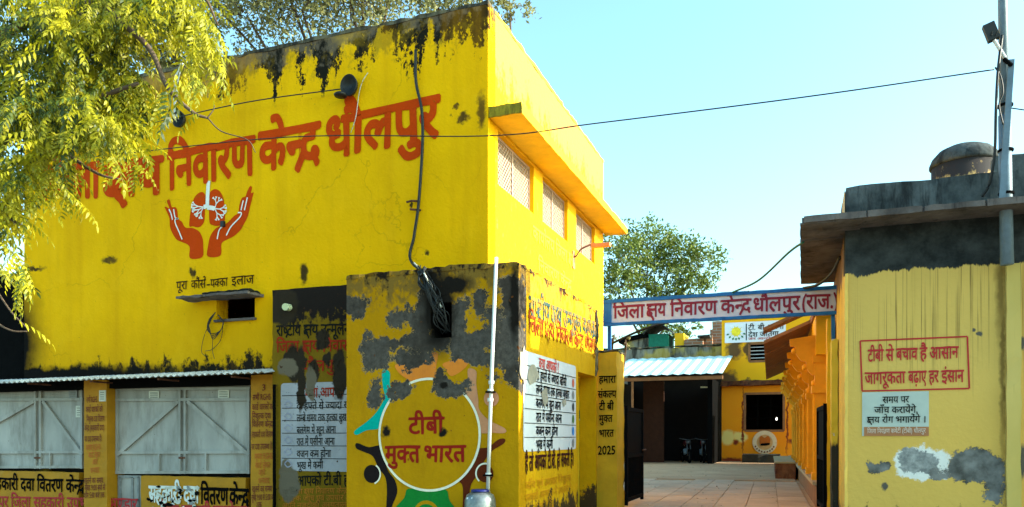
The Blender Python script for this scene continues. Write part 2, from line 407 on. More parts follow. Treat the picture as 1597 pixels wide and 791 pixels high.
def enclosure_paint(name, base, under=(.075, .066, .056)):
    n = N(name)
    c = n.mix(n.step(n.noise(1.5, 1, 1, 1, 5), .3, .7), tuple(x * .82 for x in base), base)
    c = n.mix(n.math('MULTIPLY', n.step(n.noise(7, 1, 1, .3, 5, .7), .5, .8), .5), c, (base[0] * .6, base[1] * .5, base[2]))
    top = band_mask(n, 2.95, 3.62, 5, .8, .45, 8, 1.0, .52, .14, off=3)
    c = n.mix(n.math('MULTIPLY', top, .85), c, (.16, .10, .025))
    c = n.mix(band_mask(n, 3.0, 3.7, 9, .5, .8, 12, .8, .78, .1, off=17), c, (.02, .014, .01))
    gc = n.mix(n.step(n.noise(16, detail=8, rough=.75), .35, .65), tuple(x * .6 for x in under), tuple(x * 1.35 for x in under)); gc = n.mix(n.math('MULTIPLY', n.step(n.noise(2.2, detail=5), .5, .62), .55), gc, (.022, .016, .012))
    c = n.mix(blob_mask(n, PF, GREY_F, .72, 2.4, .03, rough=.78), c, gc)
    pd = n.last; c = n.mix(n.math('MULTIPLY', n.math('MULTIPLY', n.step(pd, .96, 1.01), n.step(pd, 1.07, 1.02)), .8), c, (.42, .33, .2))
    lay = n.step(pd, .97, 1.04)
    c = n.mix(blob_mask(n, PF, [(684, 485, 26, 66), (672, 445, 14, 26), (802, 470, 8, 60), (602, 674, 6, 9), (691, 675, 7, 6), (692, 602, 5, 5), (704, 445, 30, 16)], .16, 8, .3), c, (.012, .01, .008))
    c = n.mix(speck(n, 9, .70, .02, off=2), c, (.1, .035, .01))
    c = n.mix(band_mask(n, 1.1, .5, 6, 1.2, .5, 10, .9, .92, .1, off=8), c, (.16, .05, .015))
    n.bump(n.math('ADD', n.math('MULTIPLY', n.noise(14, detail=6), .6), n.math('MULTIPLY', lay, .9)), .75, .025)
    return n.done(c, .8, .04)
M_F = enclosure_paint('peeling_ochre_paint', (.47, .235, .003))
M_F_RED = enclosure_paint('peeling_maroon_paint', (.28, .016, .008))
M_F_TEAL = enclosure_paint('peeling_teal_paint', (.0, .38, .30))
M_F_BLACK = enclosure_paint('peeling_black_paint', (.014, .01, .01))
M_F_BROWN = enclosure_paint('peeling_brown_paint', (.11, .02, .006))
M_F_PINK = enclosure_paint('peeling_pink_paint', (.58, .26, .13))
M_F_ORANGE = enclosure_paint('peeling_orange_paint', (.70, .22, .03))
M_F_GREEN = enclosure_paint('peeling_green_paint', (.01, .2, .03))
M_F_WHITE = enclosure_paint('peeling_cream_paint', (.8, .78, .6))
def side_enclosure(name, base):
    n = N(name)
    c = n.mix(n.step(n.noise(1.5, 1, 1, 1, 5), .3, .7), tuple(x * .85 for x in base), base)
    c = n.mix(n.math('MULTIPLY', n.step(n.noise(9, 1, 1, .5, 5, .7), .5, .75), .5), c, (base[0] * .62, base[1] * .5, base[2]))
    c = n.mix(n.math('MULTIPLY', band_mask(n, 2.5, 3.3, 4, .8, .4, 9, 1.1, .9, .1, off=3), .7), c, (.34, .17, .03))
    c = n.mix(band_mask(n, 3.25, 3.6, 5, 1, .8, 10, .9, .9, .1, off=4), c, (.06, .03, .015))
    c = n.mix(band_mask(n, 1.1, .6, 6, 1.2, .5, 10, .9, .65, .1, off=8), c, (.06, .035, .015))
    if 'worn_red' in name or 'worn_teal' in name: c = n.mix(n.step(n.noise(17, 1, 1, .5, 6, .75, off=50), .53, .58), c, (.62, .33, .006))
    n.bump(n.noise(20, detail=6), .5, .015)
    return n.done(c, .8, .08)
M_S = side_enclosure('rough_yellow_render', (.64, .345, .003))
M_S_RED = side_enclosure('worn_red_lettering', (.24, .03, .006))
M_S_TEAL = side_enclosure('worn_teal_lettering', (.03, .085, .085))
M_S_BLACK = side_enclosure('worn_black_lettering', (.05, .01, .006))
M_S_ORANGE = side_enclosure('worn_orange_lettering', (.6, .26, .006))
M_S_GREEN = side_enclosure('worn_green_lettering', (.06, .1, .01))
def panel_paint(name, base, blk=True):
    n = N(name)
    c = n.mix(n.step(n.noise(3, 1, 1, .6, 5), .3, .7), tuple(x * .7 for x in base), base)
    c = n.mix(band_mask(n, 3.0, 3.5, 4, 1.4, .45, 7, .9, .45, .1, off=31), c, (.016, .012, .01))
    c = n.mix(blob_mask(n, PN, [(470, 590, 8, 52), (455, 565, 12, 30), (502, 528, 11, 16), (530, 585, 12, 40), (490, 580, 8, 16), (440, 480, 26, 30), (512, 560, 6, 14)], .3, 4, .1), c, (.03, .022, .014))
    c = n.mix(blob_mask(n, PN, [(447, 575, 14, 14), (485, 600, 7, 26), (450, 755, 16, 26), (445, 735, 10, 18)], .25, 4, .1), c, (.15, .12, .08))
    c = n.mix(speck(n, 9, .66, .03, off=5), c, (.06, .03, .015))
    n.bump(n.noise(20, detail=5), .4, .01)
    return n.done(c, .85, .05)
M_N = panel_paint('mouldy_panel_paint', (.22, .13, .008))
M_N_BLACK = panel_paint('mouldy_black_lettering', (.012, .014, .01))
M_N_RED = panel_paint('mouldy_red_lettering', (.36, .03, .01))
M_N_ORANGE = panel_paint('mouldy_orange_lettering', (.5, .17, .02))
M_N_WHITE = panel_paint('mouldy_white_paint', (.42, .42, .44))
M_PILLAR = simple('orange_yellow_pillar_paint', (.45, .20, .003), .7, .14, 3, bump=.2)
M_INK = simple('dark_red_brown_ink', (.15, .012, .004), .7, .1)
M_INKO = simple('orange_ink', (.48, .11, .006), .7, .1)
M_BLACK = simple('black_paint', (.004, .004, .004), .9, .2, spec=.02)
def steel_paint():
    n = N('grey_white_steel_paint')
    c = n.mix(n.step(n.noise(2.5, 1, 1, .5, 5), .3, .7), (.29, .28, .25), (.44, .42, .375))
    c = n.mix(n.math('MULTIPLY', n.step(n.z(), 2.05, 2.5), .6), c, (.2, .18, .12))  # doors darken towards the top: awning shade mixed into the colour
    c = n.mix(n.math('MULTIPLY', n.step(n.noise(4, 1, 1, .25, 6, .7), .46, .7), .7), c, (.15, .13, .10))
    c = n.mix(speck(n, 14, .71, .02), c, (.08, .03, .015))
    return n.done(c, .5, .4)
M_STEEL = steel_paint()
M_STEELBAR = simple('grey_steel_bar', (.24, .25, .24), .5, .3, 8)
def right_paint(name, base):
    n = N(name)
    c = n.mix(n.step(n.noise(.9, 1, 1, .7, 5), .3, .7), tuple(x * .88 for x in base), base)
    c = n.mix(n.math('MULTIPLY', n.step(n.z(), 2.4, 1.6), .25), c, (base[0], base[1] * .86, base[2] * .5))
    # thin dark drips running down from the band of dark plaster
    dr = n.step(n.noise(1, 55, 55, .4, 3, .6, off=2), .54, .60)
    lim = n.step(n.math('ADD', n.z(), n.math('MULTIPLY', n.noise(1, 17, 17, .05, 2, off=6), 2.8)), 3.5, 4.1)
    gate_ = n.step(n.noise(1, 2.4, 2.4, .5, 3, off=40), .42, .62); c = n.mix(n.math('MULTIPLY', n.math('MULTIPLY', n.math('MULTIPLY', dr, lim), gate_), .75), c, (.16, .10, .03))
    c = n.mix(n.math('MULTIPLY', n.math('MULTIPLY', n.step(n.noise(1, 3, 3, .2, 4), .5, .62), n.step(n.z(), 2.3, 3.4)), .22), c, (.4, .27, .06))
    # blackish runs beside the pilaster
    c = n.mix(n.math('MULTIPLY', blob_mask(n, PR, [(1560, 450, 7, 70), (1563, 560, 4, 130)], .1, 6, .6), .75), c, (.12, .07, .02))
    # bare plaster patches and damp foot
    gc = n.mix(n.step(n.noise(6, detail=6), .35, .65), (.07, .068, .06), (.22, .215, .2))
    c = n.mix(blob_mask(n, PR, [(1437, 722, 46, 27), (1462, 735, 24, 14)], .34, 4, .06, off=1, rough=.72), c, (.72, .70, .64))
    c = n.mix(blob_mask(n, PR, [(1430, 720, 32, 20)], .42, 4, .04, off=5, rough=.75), c, n.mix(n.step(n.noise(9, detail=7, rough=.7), .4, .62), (.17, .175, .17), (.36, .36, .34)))
    c = n.mix(blob_mask(n, PR, [(1371, 727, 20, 11), (1462, 738, 16, 8), (1515, 728, 46, 27), (1552, 760, 18, 28), (1548, 735, 22, 30)], .46, 4, .04, rough=.78), c, gc)
    lay = n.step(n.last, .97, 1.04)
    c = n.mix(blob_mask(n, PR, [(1592, 536, 7, 9), (1527, 521, 5, 4), (1518, 515, 3, 3), (1379, 759, 5, 6), (1594, 720, 5, 26)], .08, 12, .2), c, (.10, .09, .07))
    c = n.mix(band_mask(n, .98, .62, 7, 2, .35, 10, .95, .62, .1, off=8), c, (.05, .045, .025))
    # dark cement band below the roof slab with a hand-cut lower edge
    ed = n.math('ADD', n.z(), n.math('MULTIPLY', n.math('SUBTRACT', n.noise(1, 3.2, 3.2, .5, 7, .75), .5), .34))
    gd = n.mix(n.step(n.noise(3, detail=6, rough=.7), .4, .7), (.016, .018, .018), (.055, .06, .058))
    c = n.mix(n.step(ed, 3.385, 3.40), c, gd)
    n.bump(n.math('ADD', n.math('MULTIPLY', n.noise(16, 1, 1, 1, 6), .6), n.math('MULTIPLY', lay, .9)), .6, .02)
    return n.done(c, .8, .05)
M_R = right_paint('pale_yellow_streaked_paint', (.66, .425, .105))
M_R_RED = simple('crimson_lettering', (.42, .012, .015), .6, .12)
def cement(name, a, b, streak=(.02, .02, .02), sc=2.5, thr=.55):
    n = N(name)
    c = n.mix(n.step(n.noise(sc, 1, 1, .7, 6, .65), .35, .68), a, b)
    c = n.mix(n.math('MULTIPLY', n.step(n.noise(1, 5, 5, .8, 5, .7), thr, thr + .12), .75), c, streak)
    n.bump(n.noise(14, detail=6), .6, .02)
    return n.done(c, .85, .15)
M_CEM = cement('weathered_dark_cement', (.022, .028, .03), (.12, .135, .135), (.008, .009, .01), 2.2, .5)
M_SLAB = cement('weathered_roof_slab', (.055, .045, .042), (.16, .135, .125), (.025, .02, .02))
M_COPE = cement('mouldy_coping', (.05, .045, .03), (.2, .17, .10), (.012, .01, .01), 4, .45)
M_CORN = simple('orange_lit_underside_paint', (.80, .47, .02), .8, .1, 3)
M_SHADEP = simple('yellow_sunshade_paint', (.80, .50, .01), .8, .12, 5, bump=.4)
M_SHADE_D = cement('mouldy_sunshade_edge', (.12, .09, .01), (.4, .3, .02), (.02, .012, .01), 6, .5)
M_JALI = simple('white_window_mesh', (.42, .31, .24), .7, .12, 9)
M_RUST = simple('rusty_steel', (.11, .04, .02), .8, .4, 9)
M_GI = simple('galvanised_sheet', (.62, .66, .66), .45, .3, 5, .5, .2)
M_TIN = simple('pale_blue_tin_roof', (.46, .66, .70), .4, .15, 3, .5)
M_GATE = simple('black_gate_paint', (.004, .004, .005), .7, .3, 12, .03)
M_BLUE = simple('blue_frame_paint', (.008, .12, .36), .5, .25, 10)
M_SIGNW = simple('lilac_white_sign_panel', (.58, .55, .63), .5, .06, 4)
M_MAROON = simple('maroon_sign_lettering', (.22, .008, .03), .5, .1)
M_POLE = simple('blue_grey_steel_pole', (.12, .17, .21), .5, .25, 6, .4, .1)
M_PVC = simple('white_pvc', (.55, .57, .54), .4, .12, 6, .4)
M_WIRE = simple('black_cable', (.012, .014, .014), .5, .1, 9)
M_GWIRE = simple('green_cable', (.01, .10, .07), .5, .1, 9)
M_WWIRE = simple('pale_twisted_wire', (.5, .52, .46), .5, .1, 9)
M_PAPER = simple('off_white_paper', (.60, .60, .50), .8, .1, 20)
M_AQUA = simple('aqua_poster_paper', (.42, .47, .41), .7, .06, 5)
M_BROWNP = simple('brown_poster_strip', (.36, .15, .06), .7, .08, 5)
M_WHITEP = simple('white_poster_paint', (.56, .58, .63), .7, .06, 3)
M_WINK = simple('cream_ink', (.62, .5, .4), .7, .05)
M_OCH = simple('ochre_gate_pillar', (.56, .31, .008), .75, .16, 3, bump=.3)
M_COURT = simple('courtyard_yellow_paint', (.82, .44, .006), .75, .12, 2)
M_ORNG = simple('courtyard_orange_paint', (.80, .30, .008), .75, .14, 2)
M_VER = simple('veranda_orange_paint', (.80, .36, .012), .7, .12, 4, bump=.2)
M_STONE = simple('brown_stone_slab', (.26, .11, .04), .8, .25, 4, bump=.3)
M_DARK = simple('shade_dark_interior_plaster', (.010, .006, .005), .9, .2, 3)  # near-black: shade inside rooms, shed and wall hole put into the colour
# ---------------------------------------------------------------- ground
def ground_mat(name, a, b, sc):
    n = N(name); c = n.mix(n.step(n.noise(sc, detail=7, rough=.65), .35, .65), a, b)
    c = n.mix(n.math('MULTIPLY', speck(n, 30, .64), .6), c, tuple(x * .5 for x in a)); n.bump(n.noise(40, detail=5), .4, .01); return n.done(c, .95, .1)
M_GROUND = ground_mat('dusty_earth', (.20, .15, .10), (.32, .25, .17), .6)
M_PAVE = ground_mat('sandstone_paving', (.42, .26, .145), (.54, .35, .205), 1.1)
def slab_mat():
    n = N('sandstone_paving_slab'); oi = n.new('ShaderNodeObjectInfo').outputs['Random']
    c = n.mix(oi, (.50, .34, .21), (.60, .42, .27)); c = n.mix(n.math('MULTIPLY', n.step(n.noise(1.1, detail=7, rough=.7), .42, .68), .55), c, (.26, .17, .11)); n.bump(n.noise(25, detail=5), .3, .01); return n.done(c, .75, .3)
M_SLABS = slab_mat()
M_ROAD = ground_mat('grey_street_concrete', (.16, .15, .13), (.26, .24, .2), .9)
g = MB().quad((-400, -400, -.01), (400, -400, -.01), (400, 400, -.01), (-400, 400, -.01)).obj('ground', M_GROUND); g['kind'] = 'structure'
g = MB().quad((-30, -5, 0), (25, -5, 0), (25, 8.6, 0), (-30, 8.6, 0)).obj('street', M_ROAD); g['kind'] = 'structure'
cf = MB(); cf.box(-9, 3.4, 11.3, 44, -.2, .43); cf.quad((-2.6, 9.6, .0), (.44, 9.6, .0), (.44, 11.3, .43), (-2.6, 11.3, .43))
cf = cf.obj('courtyard_floor', M_PAVE); cf['kind'] = 'structure'
rotc = math.radians(2.1)
def slab_mesh(w, l):
    m = MB(); b = .006; w2, l2 = w / 2 - .003, l / 2 - .003
    for (k, z) in ((0, 0), (0, .016), (b, .022)):
        for (x, y) in ((-1, -1), (1, -1), (1, 1), (-1, 1)): m.v.append(Vector((x * (w2 - k), y * (l2 - k), z)))
    m.f = [[8, 9, 10, 11]] + [[i * 4 + j, i * 4 + (j + 1) % 4, (i + 1) * 4 + (j + 1) % 4, (i + 1) * 4 + j] for i in (0, 1) for j in range(4)]
    me = mesh('paving_slab', m.v, m.f); me.materials.append(M_SLABS); return me
s1 = [slab_mesh(.5, .95), slab_mesh(.5, 1.15)]; s2 = slab_mesh(.98, 1.6)
ca, sa = math.cos(rotc), math.sin(rotc)
def court(x, y, z=0): return Vector((.3 + x * ca - (y - 13) * sa, 13 + x * sa + (y - 13) * ca, z))
for i in range(10):
    y = 11.55 + R.random() * .3
    while y < 20.2:
        k = R.randrange(2); l = (.95, 1.15)[k]; o = bpy.data.objects.new('paving_slab', s1[k]); COL.objects.link(o); o.parent = cf
        o.location = court(-.40 - i * .5, y + l / 2, .43 + R.uniform(-.002, .003)); o.rotation_euler = (R.uniform(-.003, .003), R.uniform(-.003, .003), rotc + R.uniform(-.008, .008)); y += l + .008
ap = MB(); q4 = [court(-8.5, 20.9, .455), court(-.16, 20.9, .455), court(-.16, 40, .455), court(-8.5, 40, .455)]
ap.quad(*q4); ap.quad(*[p + Vector((0, 0, -.04)) for p in q4[:2]], q4[1], q4[0]); ap.obj('concrete_apron', M_PAVE, cf)
ap = MB(); q4 = [court(-8.5, 20.25, .434), court(-.16, 20.25, .434), court(-.16, 20.9, .434), court(-8.5, 20.9, .434)]; ap.quad(*q4).obj('joint_strip', M_PAVE, cf)
# ================================================================ YELLOW CORNER BUILDING
bld = thing('health_centre_building', 'two storey yellow corner building with red Hindi lettering and lungs mural', 'building', (-8, 12, 0))
uwL, uwR = PA.uv(337, 480)[0], PA.uv(397, 480)[0]
vt, vb = PA.uv(337, 463)[1], PA.uv(337, 500)[1]
hA = [(uwL, uwR, vb, vt)]
XB, XL, YB = -3.81, -12.25, 15.45
wall('front_wall', M_A, bld, PA, XL, XB, 2.5, 7.22, .25, hA)
# side wall with three meshed windows
wv0, wv1 = 4.97, 5.69
win = [(PB.uv(776, 0)[0], PB.uv(832, 0)[0]), (PB.uv(846, 0)[0], PB.uv(885, 0)[0]), (PB.uv(898, 0)[0], PB.uv(927, 0)[0])]
hs = [(a, b, wv0, wv1) for a, b in win]
wall('side_wall', M_B, bld, PB, 9.502, YB, 0, 7.21, .25, hs)
box('back_wall', M_A, bld, XL, XB - .002, YB - .25, YB - .002, 0, 7.2); box('left_wall', M_A, bld, XL + .002, XL + .25, 9.5, YB - .25, 0, 7.2)
box('roof_slab', M_CEM, bld, XL + .1, XB - .1, 9.4, YB - .1, 6.55, 6.7); box('inner_floor', M_DARK, bld, XL + .26, XB - .26, 9.72, YB - .26, 2.55, 2.7)
rough_box('coping', M_COPE, bld, XL - .01, XB + .004, 9.235, 9.51, 7.2, 7.262, .1, .014, 3)
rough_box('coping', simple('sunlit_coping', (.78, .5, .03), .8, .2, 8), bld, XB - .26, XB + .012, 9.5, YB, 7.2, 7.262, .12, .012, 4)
# sunshade over the side windows
ss = rough_box('sunshade', M_SHADEP, bld, XB, -3.35, 9.27, 15.65, 5.735, 5.87, .12, .007, 5)
rough_box('sunshade_end', M_SHADE_D, ss, XB + .004, -3.344, 9.25, 9.275, 5.73, 5.876, .05, .006, 6)
for a, b in win:
    grille = MB(); d = -.10
    fr = MB(); fw = .035
    for (p, q) in (((a, wv0), (b, wv0)), ((a, wv1), (b, wv1))): fr.bar(PB.p3(p[0], p[1], d), PB.p3(q[0], q[1], d), fw * 2, .03, (1, 0, 0))
    for u in (a, (a + b) / 2, b): fr.bar(PB.p3(u, wv0, d), PB.p3(u, wv1, d), fw, .034, (1, 0, 0))
    fo = fr.obj('window_frame', M_JALI, bld)
    st = .085; h = wv1 - wv0; k = a - h
    while k < b:
        for sgn in (1, -1):
            u0, u1 = (k, k + h); 
            lo, hi = max(u0, a), min(u1, b)
            if hi - lo > .01:
                z0 = wv0 + (lo - u0); z1 = wv0 + (hi - u0)
                if sgn < 0: z0, z1 = wv1 - (lo - u0), wv1 - (hi - u0)
                grille.bar(PB.p3(lo, z0, d + (.01 if sgn > 0 else .016)), PB.p3(hi, z1, d + (.01 if sgn > 0 else .016)), .024, .004, (1, 0, 0))
        k += st
    grille.obj('window_mesh', M_JALI, fo, kind='stuff')
    box('blind', simple('pale_window_board', (.10, .07, .05), .9, .1), fo, PB.k - .2, PB.k - .18, a, b, wv0, wv1)
# small window canopy with mouldy top
cu0, cu1 = PA.uv(300, 450)[0], PA.uv(411, 450)[0]
can = rough_box('window_canopy', M_SLAB, bld, cu0, cu1, 8.9, 9.25, 3.62, 3.665, .07, .008, 7)
rough_box('moss_crust', simple('black_moss', (.012, .014, .008), .95, .3, 12), can, cu0 + .45, cu1 - .01, 8.93, 9.24, 3.66, 3.70, .05, .018, 8)
box('window_sill', M_SLAB, bld, uwL - .01, uwR + .03, 9.2, 9.4, vb - .03, vb + .004)
# lower storey: lintel, pillars, doors
box('lintel', M_BLACK, bld, -15, -7.0, 9.30, 9.5, 2.36, 2.5)  # lintel coloured black to stand for the shade under the awning
rough_box('black_end_wall', M_BLACK, bld, -15, XL - .002, 9.3, 9.5, 2.5, 4.4, .15, .03, 9)  # rough wall piece at the left end, coloured black
def pillar(x0, x1, nm='pillar'): return rough_box(nm, M_PILLAR, bld, x0, x1, 9.252, 9.60, 0, 2.499, .15, .006, x0)
p1 = pillar(PA.uv(130, 700)[0], PA.uv(166, 700)[0]); p2 = pillar(PA.uv(390, 700)[0], PA.uv(431, 700)[0])
def pixbar(mb, pl, a, b, w, off, d=.02): mb.bar(pl.at(*a, off), pl.at(*b, off), w, d, pl.p3(0, 0, 1) - pl.p3(0, 0, 0))
def steel_door(x0, xm, x1, ytop, ymid, ybot, side):
    o = rect('steel_door', M_STEEL, bld, PG, x0, ytop, x1, ybot, .01)
    def bar(nm, a, b, w, off=.011, d=.038, mat=M_STEEL): m = MB(); pixbar(m, PG, a, b, w, off, d); return m.obj(nm, mat, o)
    yt = ytop + 18
    for (a, b) in (((x0, yt), (x1, yt - 1)), ((x0, ymid), (x1, ymid - 1)), ((x0, ybot - 2), (x1, ybot - 3)), ((x0, ytop + 1), (x1, ytop))): bar('door_rail', a, b, .045)
    for x in (x0 + 3, xm - 4, xm + 4, x1 - 2): bar('door_stile', (x, ytop), (x, ybot), .04, .013)
    for x in ((x0 + xm) / 2 + 16, (xm + x1) / 2 - 16): bar('door_stile', (x, ymid), (x, ybot), .03, .013)
    bar('brace', (x0 + 3, ymid + 4), (xm - 6, yt + 2), .06, .016); bar('brace', (x1 - 1, ymid + 4), (xm + 8, yt + 2), .06, .016)
    bar('door_gap', (xm, ytop), (xm, ybot), .012, .012, .004, M_BLACK)
    bar('hasp', (xm - 5, ymid + 8), (xm + 5, ymid + 8), .03, .035, .02, M_RUST)
    return o
steel_door(182, 287, 392, 606, 706, 739, 1)
steel_door(-95, 62, 132, 606, 706, 731, 0)
u0, u1 = PG.uv(182, 700)[0], PG.uv(392, 700)[0]
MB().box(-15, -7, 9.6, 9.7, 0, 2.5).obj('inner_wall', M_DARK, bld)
# lower hatch door at left of second bay
hd = rect('hatch_door', M_STEEL, bld, PG, 184, 741, 220, 860, .012)
for (a, b) in (((186, 744), (218, 744)), ((186, 780), (218, 780)), ((189, 744), (189, 850)), ((208, 744), (208, 850)), ((217, 744), (217, 850))):
    m = MB(); pixbar(m, PG, a, b, .03, .013, .018); m.obj('door_rail', M_STEELBAR, hd)
# black drain pipe between pillar and poster wall
dp = MB().tube([PN.at(430, 600, .04), PN.at(430, 700, .04), PN.at(431, 900, .04)], .022, 8).obj('drain_pipe', M_BLACK, bld, True)
# panel wall
nu0, nu1 = PN.uv(424, 500)[0], -3.9
npan = rough_box('panel_wall', M_N, bld, nu0, nu1, 9.0, 9.249, 0, 3.66, .12, .006, 12)
pipe = PN.at(448, 480)
MB().tube([pipe + Vector((0, .15, .01)), pipe + Vector((.05, -.12, -.01))], .05, 14).obj('pipe_stub', simple('pale_green_pvc', (.45, .5, .3), .5, .2), bld)
letters(bld, PN, 'राष्ट्रीय क्षय उन्मूलन', (431, 508), (546, 505), .145, M_N_BLACK, .02)
letters(bld, PN, 'जिला क्षय निवारण', (431, 533), (556, 530), .15, M_N_RED, .02)
letters(bld, PN, 'धौलपुर', (471, 563), (530, 561), .145, M_N_RED, .02)
letters(bld, PN, 'आपको टी.बी हो सकती है', (463, 743), (600, 740), .13, M_N_BLACK, .02)
for i, t in enumerate(('या जिला क्षय निवारण केन्द्र में सम्पर्क करें', 'निशुल्क जांच एवं उपचार उपलब्ध है यहां', 'अपने नजदीकी अस्पताल में जांच करावें')):
    letters(bld, PN, t, (440, 763 + i * 11), (600, 760 + i * 11), .07, M_N_ORANGE, .012)
# headline lettering
for (t, a, b) in (('जिला', (64, 262), (156, 254)), ('क्षय', (163, 258), (252, 245)), ('निवारण', (262, 241), (396, 214)), ('केन्द्र', (404, 210), (499, 192)), ('धौलपुर', (508, 188), (684, 151))):
    letters(bld, PA, t, a, b, .53, M_RED_A, .036)
for (t, a, b) in (('पूरा', (275, 440), (292, 438)), ('कौंर्स', (298, 438), (321, 436)), ('-', (322, 436), (328, 436)), ('पक्का', (328, 436), (355, 433)), ('इलाज', (361, 432), (396, 429))):
    letters(bld, PA, t, a, b, .125, M_BLK_A, .012)
# lungs held in two hands
z = lambda pts: [(240 + x / 5.476, 270 + y / 5.476) for x, y in pts]
hl = z([(92, 295), (105, 290), (120, 300), (130, 295), (110, 245), (118, 228), (135, 232), (150, 290), (182, 292), (198, 320), (208, 390), (235, 415), (268, 465), (330, 470), (385, 500), (415, 560), (420, 620), (412, 718), (308, 728), (305, 640), (285, 610), (240, 590), (190, 565), (150, 500), (135, 450), (130, 380)])
hr = z([(458, 712), (462, 620), (480, 540), (520, 480), (570, 450), (620, 430), (680, 370), (718, 340), (730, 270), (750, 215), (780, 200), (795, 160), (820, 112), (836, 125), (828, 170), (850, 165), (845, 190), (822, 280), (800, 370), (760, 450), (735, 490), (680, 540), (600, 580), (575, 610), (566, 706)])
flat('painted_hand', M_RED_A, bld, PA, [hl]); flat('painted_hand', M_RED_A, bld, PA, [hr])
ll = z([(302, 455), (305, 380), (318, 300), (340, 220), (370, 180), (405, 162), (430, 175), (440, 210), (436, 290), (430, 400), (410, 445), (375, 465), (330, 455)])
rl = z([(475, 180), (495, 148), (525, 138), (560, 155), (590, 210), (603, 290), (606, 390), (590, 435), (545, 452), (500, 445), (474, 420), (470, 300)])
flat('painted_lung', M_RED_A, bld, PA, [ll]); flat('painted_lung', M_RED_A, bld, PA, [rl])
stroke('painted_windpipe', M_WHITE_A, bld, PA, [z(p) for p in ([(468, 68), (462, 140), (458, 220), (456, 300)], [(456, 280), (440, 288), (425, 292)], [(456, 295), (490, 298), (520, 305)])], .065, .008)
tw = []
for (cx, cy, sg) in ((425, 292, -1), (520, 305, 1)):
    def br(x, y, a, l, k):
        x2, y2 = x + math.cos(a) * l, y + math.sin(a) * l; tw.append(([(x, y), (x2, y2)], k))
        if k:
            for da in (-.5, .45): br(x2, y2, a + da + R.uniform(-.15, .15), l * .68, k - 1)
    for a in ((math.pi - .5, math.pi + .1, math.pi - 1.1) if sg < 0 else (-1.25, .1, 1.1)): br(cx, cy, a + (.0 if sg > 0 else .0), 44, 3)
for sl_ in (tw[:len(tw) // 2], tw[len(tw) // 2:]): stroke('painted_airways', M_WHITE_A, bld, PA, [z(p) for p, k in sl_], .016, .0095)
stroke('painted_hand_line', M_WHITE_A, bld, PA, [z(p) for p in ([(130, 310), (148, 350), (160, 400)], [(170, 310), (183, 380), (210, 392), (185, 395), (185, 430), (215, 500), (243, 568)], [(765, 235), (745, 320)], [(800, 210), (775, 320)], [(720, 340), (748, 342), (735, 380), (660, 460), (620, 535)], [(600, 445), (560, 490), (543, 566)])], .02, .010)
# texts on the pillars
T1 = ['सभी RGHS', 'कार्ड धारकों को', 'निशुल्क दवा वितरण', 'केन्द्र (सहकारी दवा)', 'पर दवा उपलब्ध है।', 'कृपया RGHS', 'कार्ड लेकर', 'आवें', 'धन्यवाद', 'खुलने का समय', 'सुबह 9:00 बजे से', 'शाम 5:00 बजे तक']
Y1 = [620, 635, 650, 664, 681, 694, 706, 717, 730, 746, 757, 769]; W1 = [(135, 152), (134, 160), (135, 163), (132, 163), (132, 159), (134, 157), (138, 156), (144, 152), (141, 155), (131, 161), (132, 164), (131, 163)]
for i, t in enumerate(T1): letters(bld, PA, t, (W1[i][0], Y1[i]), (W1[i][1], Y1[i] - 1), .085, M_INKO if 4 < i < 9 else M_INK, .015)
T2 = ['3', 'सभी RGHS', 'कार्ड धारकों को', 'निशुल्क दवा', 'वितरण केन्द्र', '(सहकारी दवा वितरण)', 'पर दवा उपलब्ध है।', 'कृपया RGHS', 'कार्ड लेकर', 'आवें', 'धन्यवाद', 'खुलने का समय', 'सुबह 9:00 से 5:00 बजे', 'तक']
Y2 = [601, 616, 631, 645, 658, 674, 693, 708, 722, 733, 746, 759, 772, 784]; W2 = [(408, 415), (394, 422), (393, 427), (393, 422), (393, 425), (392, 427), (392, 426), (397, 425), (398, 421), (403, 413), (403, 420), (393, 424), (392, 429), (400, 408)]
for i, t in enumerate(T2): letters(bld, PA, t, (W2[i][0], Y2[i]), (W2[i][1], Y2[i] - 1), .08, M_INKO if 6 < i < 11 else M_INK, .015)
# faded lettering on the sunny side wall
letters(bld, PB, 'कार्यालय जिला क्षय', (830, 352), (897, 402), .2, M_FAINT, .03); letters(bld, PB, 'निवारण केन्द्र', (838, 403), (890, 438), .17, M_FAINT, .03)
# ---------------------------------------------------------------- painted boards under the doors
def board(px0, px1, y0, label):
    u0, u1 = PG.uv(px0, 750)[0], PG.uv(px1, 750)[0]; z1 = PG.uv(px0, y0)[1]
    t = thing('painted_signboard', label, 'signboard', ((u0 + u1) / 2, 9.36, 0)); rough_box('board', M_PILLAR, t, u0, u1, 9.34, 9.45, 0, z1, .12, .006, px0); return t
PQ = Plane('A', 9.34)
b1 = board(-110, 132, 731, 'yellow board with black and red Hindi lettering at left edge, under the first steel doors')
letters(b1, PQ, 'सहकारी दवा वितरण केन्द्र', (-16, 745), (131, 749), .2, M_BLACK, .028); letters(b1, PQ, 'धौलपुर जिला सहकारी उपभोक्ता भण्डार', (-26, 774), (215, 778), .18, M_R_RED, .02)
b2 = board(228, 391, 741, 'yellow board with torn white posters and black lettering, under the second steel doors')
letters(b2, PQ, 'वितरण', (313, 761), (356, 762), .24, M_BLACK, .035); letters(b2, PQ, 'केन्द्र', (358, 762), (388, 763), .24, M_BLACK, .035)
letters(b2, PQ, 'सहकारी दवा', (232, 758), (310, 760), .24, M_WHITE_A, .03)
letters(b2, PQ, 'जिला सहकारी उपभोक्ता', (250, 788), (388, 790), .18, M_R_RED, .02)
